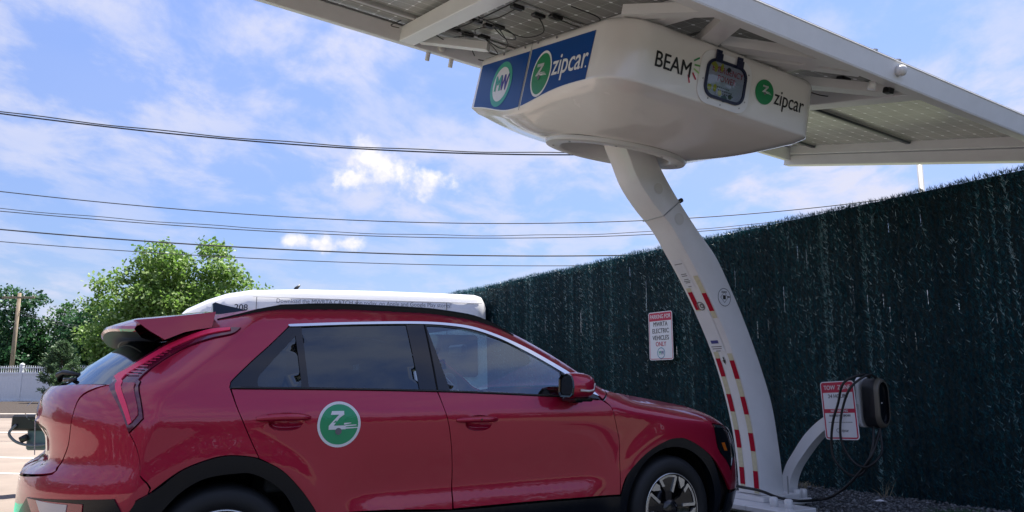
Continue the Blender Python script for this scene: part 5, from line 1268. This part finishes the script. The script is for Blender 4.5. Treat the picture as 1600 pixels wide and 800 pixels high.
# roof rail
def rail(sd):
    m = MB(); rows = []
    for t in np.linspace(-.36, 1.64, 50):
        e = max(0, min(1, (t+.36)/.8, (1.64-t)/.22)); hgt = .003+.036*e; z = RZ(t)-.010-.006*(1-e)
        b0 = SW(t, z-.012, sd, .004); b1 = SW(t, z-.012, sd, -.05)
        up = UP*hgt; rows.append([b0, b0+up*.7, b0*.8+b1*.2+up, b0*.3+b1*.7+up, b1+up*.3, b1])
    m.grid(rows, close=True); m.add(rows[0], [(0, 1, 2, 3, 4, 5)]); m.add(rows[-1], [(5, 4, 3, 2, 1, 0)]); m.build('roof_rail', cladding, car, sharp=50)
rail(NEAR); rail(FAR)
# shark fin aerial on the roof centre line
m = MB(); m.grid([[CW(x-w_*.0, y*w_, z) for y in (-.028, 0, .028)] for x, z, w_ in ((-.30, 1.515, 1), (-.29, 1.56, .45), (-.24, 1.565, .35), (-.16, 1.542, .7), (-.05, 1.520, 1))])
P = [(.06, 1.50), (.058, 1.560), (.072, 1.568), (.11, 1.556), (.17, 1.545), (.25, 1.530), (.26, 1.50)]
m = MB(); m.prism(P, lambda a, b, t: CW(a, t*(1-(b-1.5)/.11), b), -.03, .03); m.build('roof_aerial', gloss_black, car, sharp=50)
# spoiler above the rear window
def spoiler():
    m = MB(); ys = list(np.linspace(-.64, .64, 25)); rows = []; under = []
    for y in ys:
        q = (y/.64)**2; e = max(0, (abs(y)-.50)/.14)
        tipx = -.478+.045*q+.04*e; tz = 1.394-.030*q+.004*e
        rows.append([CW(-.04, y, 1.492-.040*q), CW(-.20, y, 1.468-.040*q), CW(-.36, y, 1.443-.042*q), CW(tipx+.03, y, tz+.016), CW(tipx+.006, y, tz+.004), CW(tipx, y, tz-.010), CW(tipx+.010, y, tz-.022)])
        under.append([CW(tipx+.010, y, tz-.022), CW(tipx+.035, y, tz-.050), CW(tipx+.085, y, tz-.066), CW(tipx+.13, y, tz-.040), CW(-.16, y, 1.375)])
    m.grid(rows); sp = m.build('spoiler', paint, car, sharp=35)
    m = MB(); m.grid(under); m.build('spoiler_underside', pmat('matt black underside', (.006, .007, .009), .55, spec=.2), sp, True)
    m = MB(); m.grid([[CW(-.462+.05*(y/.64)**2, y, 1.372-.03*(y/.64)**2), CW(-.43+.05*(y/.64)**2, y, 1.347-.03*(y/.64)**2), CW(-.385+.05*(y/.64)**2, y, 1.326-.03*(y/.64)**2)] for y in np.linspace(-.42, .42, 12)]); m.build('brake_light', pmat('smoked grey lens', (.06, .05, .047), .5, spec=.2), sp, True)
    for sd in (NEAR, FAR):
        P = [(-.395, 1.400), (-.30, 1.413), (-.15, 1.437), (-.04, 1.456), (-.056, 1.378), (-.12, 1.366), (-.18, 1.350), (-.262, 1.312), (-.33, 1.352)]
        m = MB(); m.prism(P, lambda a, b, t: CW(a, t-.10*(b-1.40), b, sd), .585, .652); m.build('spoiler_cheek', paint, sp, sharp=30)
        m = MB(); m.add([CW(-.135, .66, 1.372, sd), CW(-.06, .66, 1.455, sd), CW(-.054, .66, 1.455, sd), CW(-.06, .66, 1.372, sd)], [(0, 1, 2, 3)])
spoiler()
# rear wiper, camera hump, number plate
m = MB(); m.tube([CW(-.655, .0, 1.125), CW(-.66, .02, 1.150), CW(-.64, .06, 1.165), CW(-.57, .20, 1.150)], [.014, .020, .014, .008], 8); m.tube([CW(-.64, -.1, 1.130), CW(-.60, .34, 1.128)], .010, 6); m.build('rear_wiper', black_plastic, car, True)
m = MB(); rows = []
for x, z, s in ((-.745, .925, .4), (-.775, .935, .75), (-.79, .965, 1.0), (-.785, 1.0, 1.0), (-.762, 1.022, .7), (-.72, 1.03, .3)): rows.append([CW(x, .12*s*math.cos(a), z+.0*math.sin(a)) for a in np.linspace(0, math.pi, 9)])
m.grid(rows); m.build('camera_housing', paint, car, True)
m = MB(); m.prism([(-.15, .770), (.15, .770), (.15, .925), (-.15, .925)], lambda a, b, t: CW(-.742+.012*(.925-b)/.155-t, a, b), 0, .004); m.build('number_plate', rearp, car)
# mirror
def mirror(sd):
    M_ = lambda x, y, z: CW(x, y, z, sd)
    m = MB(); rows = []
    for x, sc_ in ((1.835, .93), (1.845, 1.0), (1.88, 1.03), (1.93, 1.0), (1.975, .86), (2.005, .6), (2.02, .2)):
        rows.append([M_(x, .985+(y-.985)*sc_, 1.10+(z-1.10)*sc_) for y, z in [(.905, 1.055), (.925, 1.030), (1.02, 1.028), (1.050, 1.045), (1.060, 1.085), (1.052, 1.130), (1.035, 1.160), (1.0, 1.172), (.94, 1.166), (.91, 1.140)]])
    m.grid(rows, close=True); m.add(rows[-1], [tuple(range(10))]); mi = m.build('door_mirror', paint, car, sharp=60)
    c0 = M_(1.83, .985, 1.10)
    m = MB(); m.grid([[p+DX*.012 for p in rows[0]], [p-DX*.012 for p in rows[0]], [(p-c0)*.86+c0-DX*.006 for p in rows[0]]], close=True); m.build('mirror_bezel', gloss_black, mi)
    m = MB(); m.add([(p-c0)*.88+c0-DX*.002 for p in rows[0]], [tuple(range(10))]); m.build('mirror_glass', gloss_black, mi)
    m = MB(M_); m.box((1.85, .90, 1.008), (1.98, 1.04, 1.034), .008); m.box((1.90, .86, 1.0), (1.99, .94, 1.04), .01); m.build('mirror_base', gloss_black, mi)
    m = MB(); m.tube([M_(1.87, 1.066, 1.072), M_(1.93, 1.064, 1.068), M_(1.975, 1.045, 1.072), M_(1.995, 1.035, 1.11)], .007, 6); m.build('repeater_lamp', lamp_white, mi, True)
    m = MB(); m.prism([(1.90, 1.038), (2.125, 1.022), (2.085, 1.075), (1.90, 1.19)], lambda a, b, t: SW(a, b, sd, t), -.002, .002); m.build('mirror_sail', gloss_black, mi)
mirror(NEAR); mirror(FAR)
# round decal on the rear door
dt, dz, drad = .513, .913, .109
m = MB(); m.grid([[SW(dt+drad*r_*math.cos(a)*1.0, dz+drad*r_*math.sin(a), 1, .0018) for a in np.linspace(0, 2*math.pi, 49)[:-1]] for r_ in (1.0, .88)], close=True); dec = m.build('decal_ring', white_vinyl, rd[0])
m = MB(); m.grid([[SW(dt+drad*r_*math.cos(a), dz+drad*r_*math.sin(a), 1, .0018) for a in np.linspace(0, 2*math.pi, 49)[:-1]] for r_ in (.885, .5, .02)], close=True); m.build('round_decal', pmat('decal green', (.015, .33, .13), .35, coat=.3), rd[0])
def dm(name, polys, mat, off=.003):
    m = MB()
    for p in polys: m.add([SW(dt+x*drad, dz+y*drad, 1, off) for x, y in p], [tuple(range(len(p)))])
    m.build(name, mat, rd[0])
dm('decal_letter', [[(-.40, .42), (.22, .42), (.22, .58), (-.34, .58)], [(-.02, .42), (.22, .42), (.20, .50), (-.26, -.05), (-.48, -.05)][:5], [(-.48, -.22), (.30, -.22), (.30, -.05), (-.48, -.05)], [(.22, -.02), (.55, .04), (.55, .07), (.22, .06)], [(.28, -.10), (.80, -.06), (.80, -.02), (.28, -.03)], [(.28, -.20), (.88, -.17), (.86, -.13), (.28, -.13)]], white_vinyl)
m = MB(); m.add([SW(dt+drad*(-.03+.15*math.cos(a)), dz+drad*(-.30+.15*math.sin(a)), 1, .0042) for a in np.linspace(0, 2*math.pi, 21)[:-1]], [tuple(range(20))]); m.build('decal_wheel', grey_ink, rd[0])
# wheels
def wheel(cx, sd, yo=.885):
    P = lambda r, a, y: CW(cx+r*math.cos(a), y, .33+r*math.sin(a), sd)
    N2 = 64; prof = [(.222, yo-.012), (.232, yo-.002), (.262, yo+.003), (.295, yo-.002), (.316, yo-.016), (.328, yo-.04), (.330, yo-.09), (.330, yo-.14), (.318, yo-.195), (.28, yo-.21), (.22, yo-.20)]
    root = None
    m = MB(); m.grid([[P(r, 2*math.pi*k/N2, y) for k in range(N2)] for r, y in prof], close=True); ty = m.build('wheel', rubber, car, True)
    m = MB(); m.grid([[P(r, 2*math.pi*k/N2, y) for k in range(N2)] for r, y in ((.224, yo-.010), (.218, yo-.008), (.212, yo-.014), (.205, yo-.03), (.20, yo-.10), (.0, yo-.11))], close=True); m.build('rim', rim_black, ty, True)
    m = MB(); m.grid([[P(r, 2*math.pi*k/N2, y) for k in range(N2)] for r, y in ((.221, yo-.0085), (.2185, yo-.0065), (.2145, yo-.0085))], close=True); m.build('rim_lip', rim_silver, ty, True)
    bl, sv = MB(), MB()
    for j in range(5):
        a0 = math.radians(101+72*j)
        def Q(r, da, y): return P(r, a0+math.radians(da), y)
        # black paddle
        for pl in ([(.055, -26), (.10, -20), (.19, -24), (.210, -18), (.210, 12), (.19, 16), (.11, 10), (.055, 26)],):
            bl.v += []; n = len(pl); V = [Q(r, d_, yo-.020-.012*(1-r/.21)) for r, d_ in pl]+[Q(r, d_, yo-.05) for r, d_ in pl]; bl.add(V, [tuple(range(n)), tuple(range(2*n-1, n-1, -1))]+[(i, n+i, n+(i+1) % n, (i+1) % n) for i in range(n)])
        # machined edges
        for pl in ([(.10, -24), (.203, -27), (.209, -22), (.108, -15)], [(.196, -22), (.209, -22), (.210, -13), (.210, -4), (.210, 5), (.209, 12), (.196, 12), (.197, 3), (.198, -5), (.197, -14)], [(.150, 8), (.198, 11), (.209, 12), (.209, 17), (.156, 16)], [(.148, 25), (.178, 21), (.209, 26), (.209, 42), (.186, 39)]):
            n = len(pl); V = [Q(r, d_, yo-.013-.010*(1-r/.21)) for r, d_ in pl]+[Q(r, d_, yo-.035) for r, d_ in pl]; sv.add(V, [tuple(range(n)), tuple(range(2*n-1, n-1, -1))]+[(i, n+i, n+(i+1) % n, (i+1) % n) for i in range(n)])
    bl.build('rim_spokes', rim_black, ty); sv.build('spoke_facing', rim_silver, ty)
    m = MB(); m.grid([[P(r, 2*math.pi*k/20, y) for k in range(20)] for r, y in ((.062, yo-.05), (.058, yo-.022), (.03, yo-.016), (.002, yo-.015))], close=True); m.build('hub_cap', rim_black, ty, True)
for cx in (0, 2.72):
    for sd in (NEAR, FAR): wheel(cx, sd)
# wheel wells, floor
for cx in (0, 2.72):
    m = MB()
    for sd in (NEAR, FAR):
        rows = [[CW(cx+.425*math.cos(a), y, .33+.425*math.sin(a), sd) for a in np.linspace(-.25, math.pi+.25, 26)] for y in (.875, .52)]; m.grid(rows); b0 = CW(cx, .52, .33, sd); m.add([b0]+rows[1], [(0, i+1, i+2) for i in range(25)])
    m.build('wheel_well', dark, car)
m = MB(CW); m.box((-.62, -.55, .20), (3.45, .55, .42)); m.box((.46, -.80, .21), (2.24, .80, .40)); m.build('underbody', dark, car)
# cabin
def soft(name, boxes, mat, lv=2):
    m = MB(CW)
    for a, b in boxes: m.box(a, b, .05)
    o = m.build(name, mat, car, sharp=40); return o
for y in (-.38, .38):
    for x0, nm in ((1.02, 'front_seat'), (.10, 'rear_seat')):
        soft(nm, [((x0+.10, y-.25, .55), (x0+.62, y+.25, .72)), ((x0-.02, y-.24, .68), (x0+.14, y+.24, 1.20)), ((x0-.03, y-.13, 1.235), (x0+.08, y+.13, 1.40))], interior)
soft('dashboard', [((1.85, -.72, .72), (2.30, .72, 1.035)), ((1.80, -.60, .80), (1.95, .60, 1.01))], interior)
soft('door_card', [((.2, -.80, .60), (1.9, -.77, 1.04)), ((.2, .77, .60), (1.9, .80, 1.04))], interior)
soft('cargo_cover', [((-.50, -.62, .95), (.05, .62, 1.02))], interior)
m = MB(); m.tube([CW(1.72+.05*math.sin(a), .38*-1+.185*math.cos(a), 1.0+.175*math.sin(a)) for a in np.linspace(0, 2*math.pi, 33)], .015, 8, cap=False); m.build('steering_wheel', interior, car, True)
m = MB(CW); m.box((1.62, -.11, 1.30), (1.66, .11, 1.37), .015); m.build('rear_view_mirror', black_plastic, car)
m = MB(CW); m.box((.10, -.50, 1.440), (1.42, .50, 1.455)); m.build('headliner', interior_lt, car)
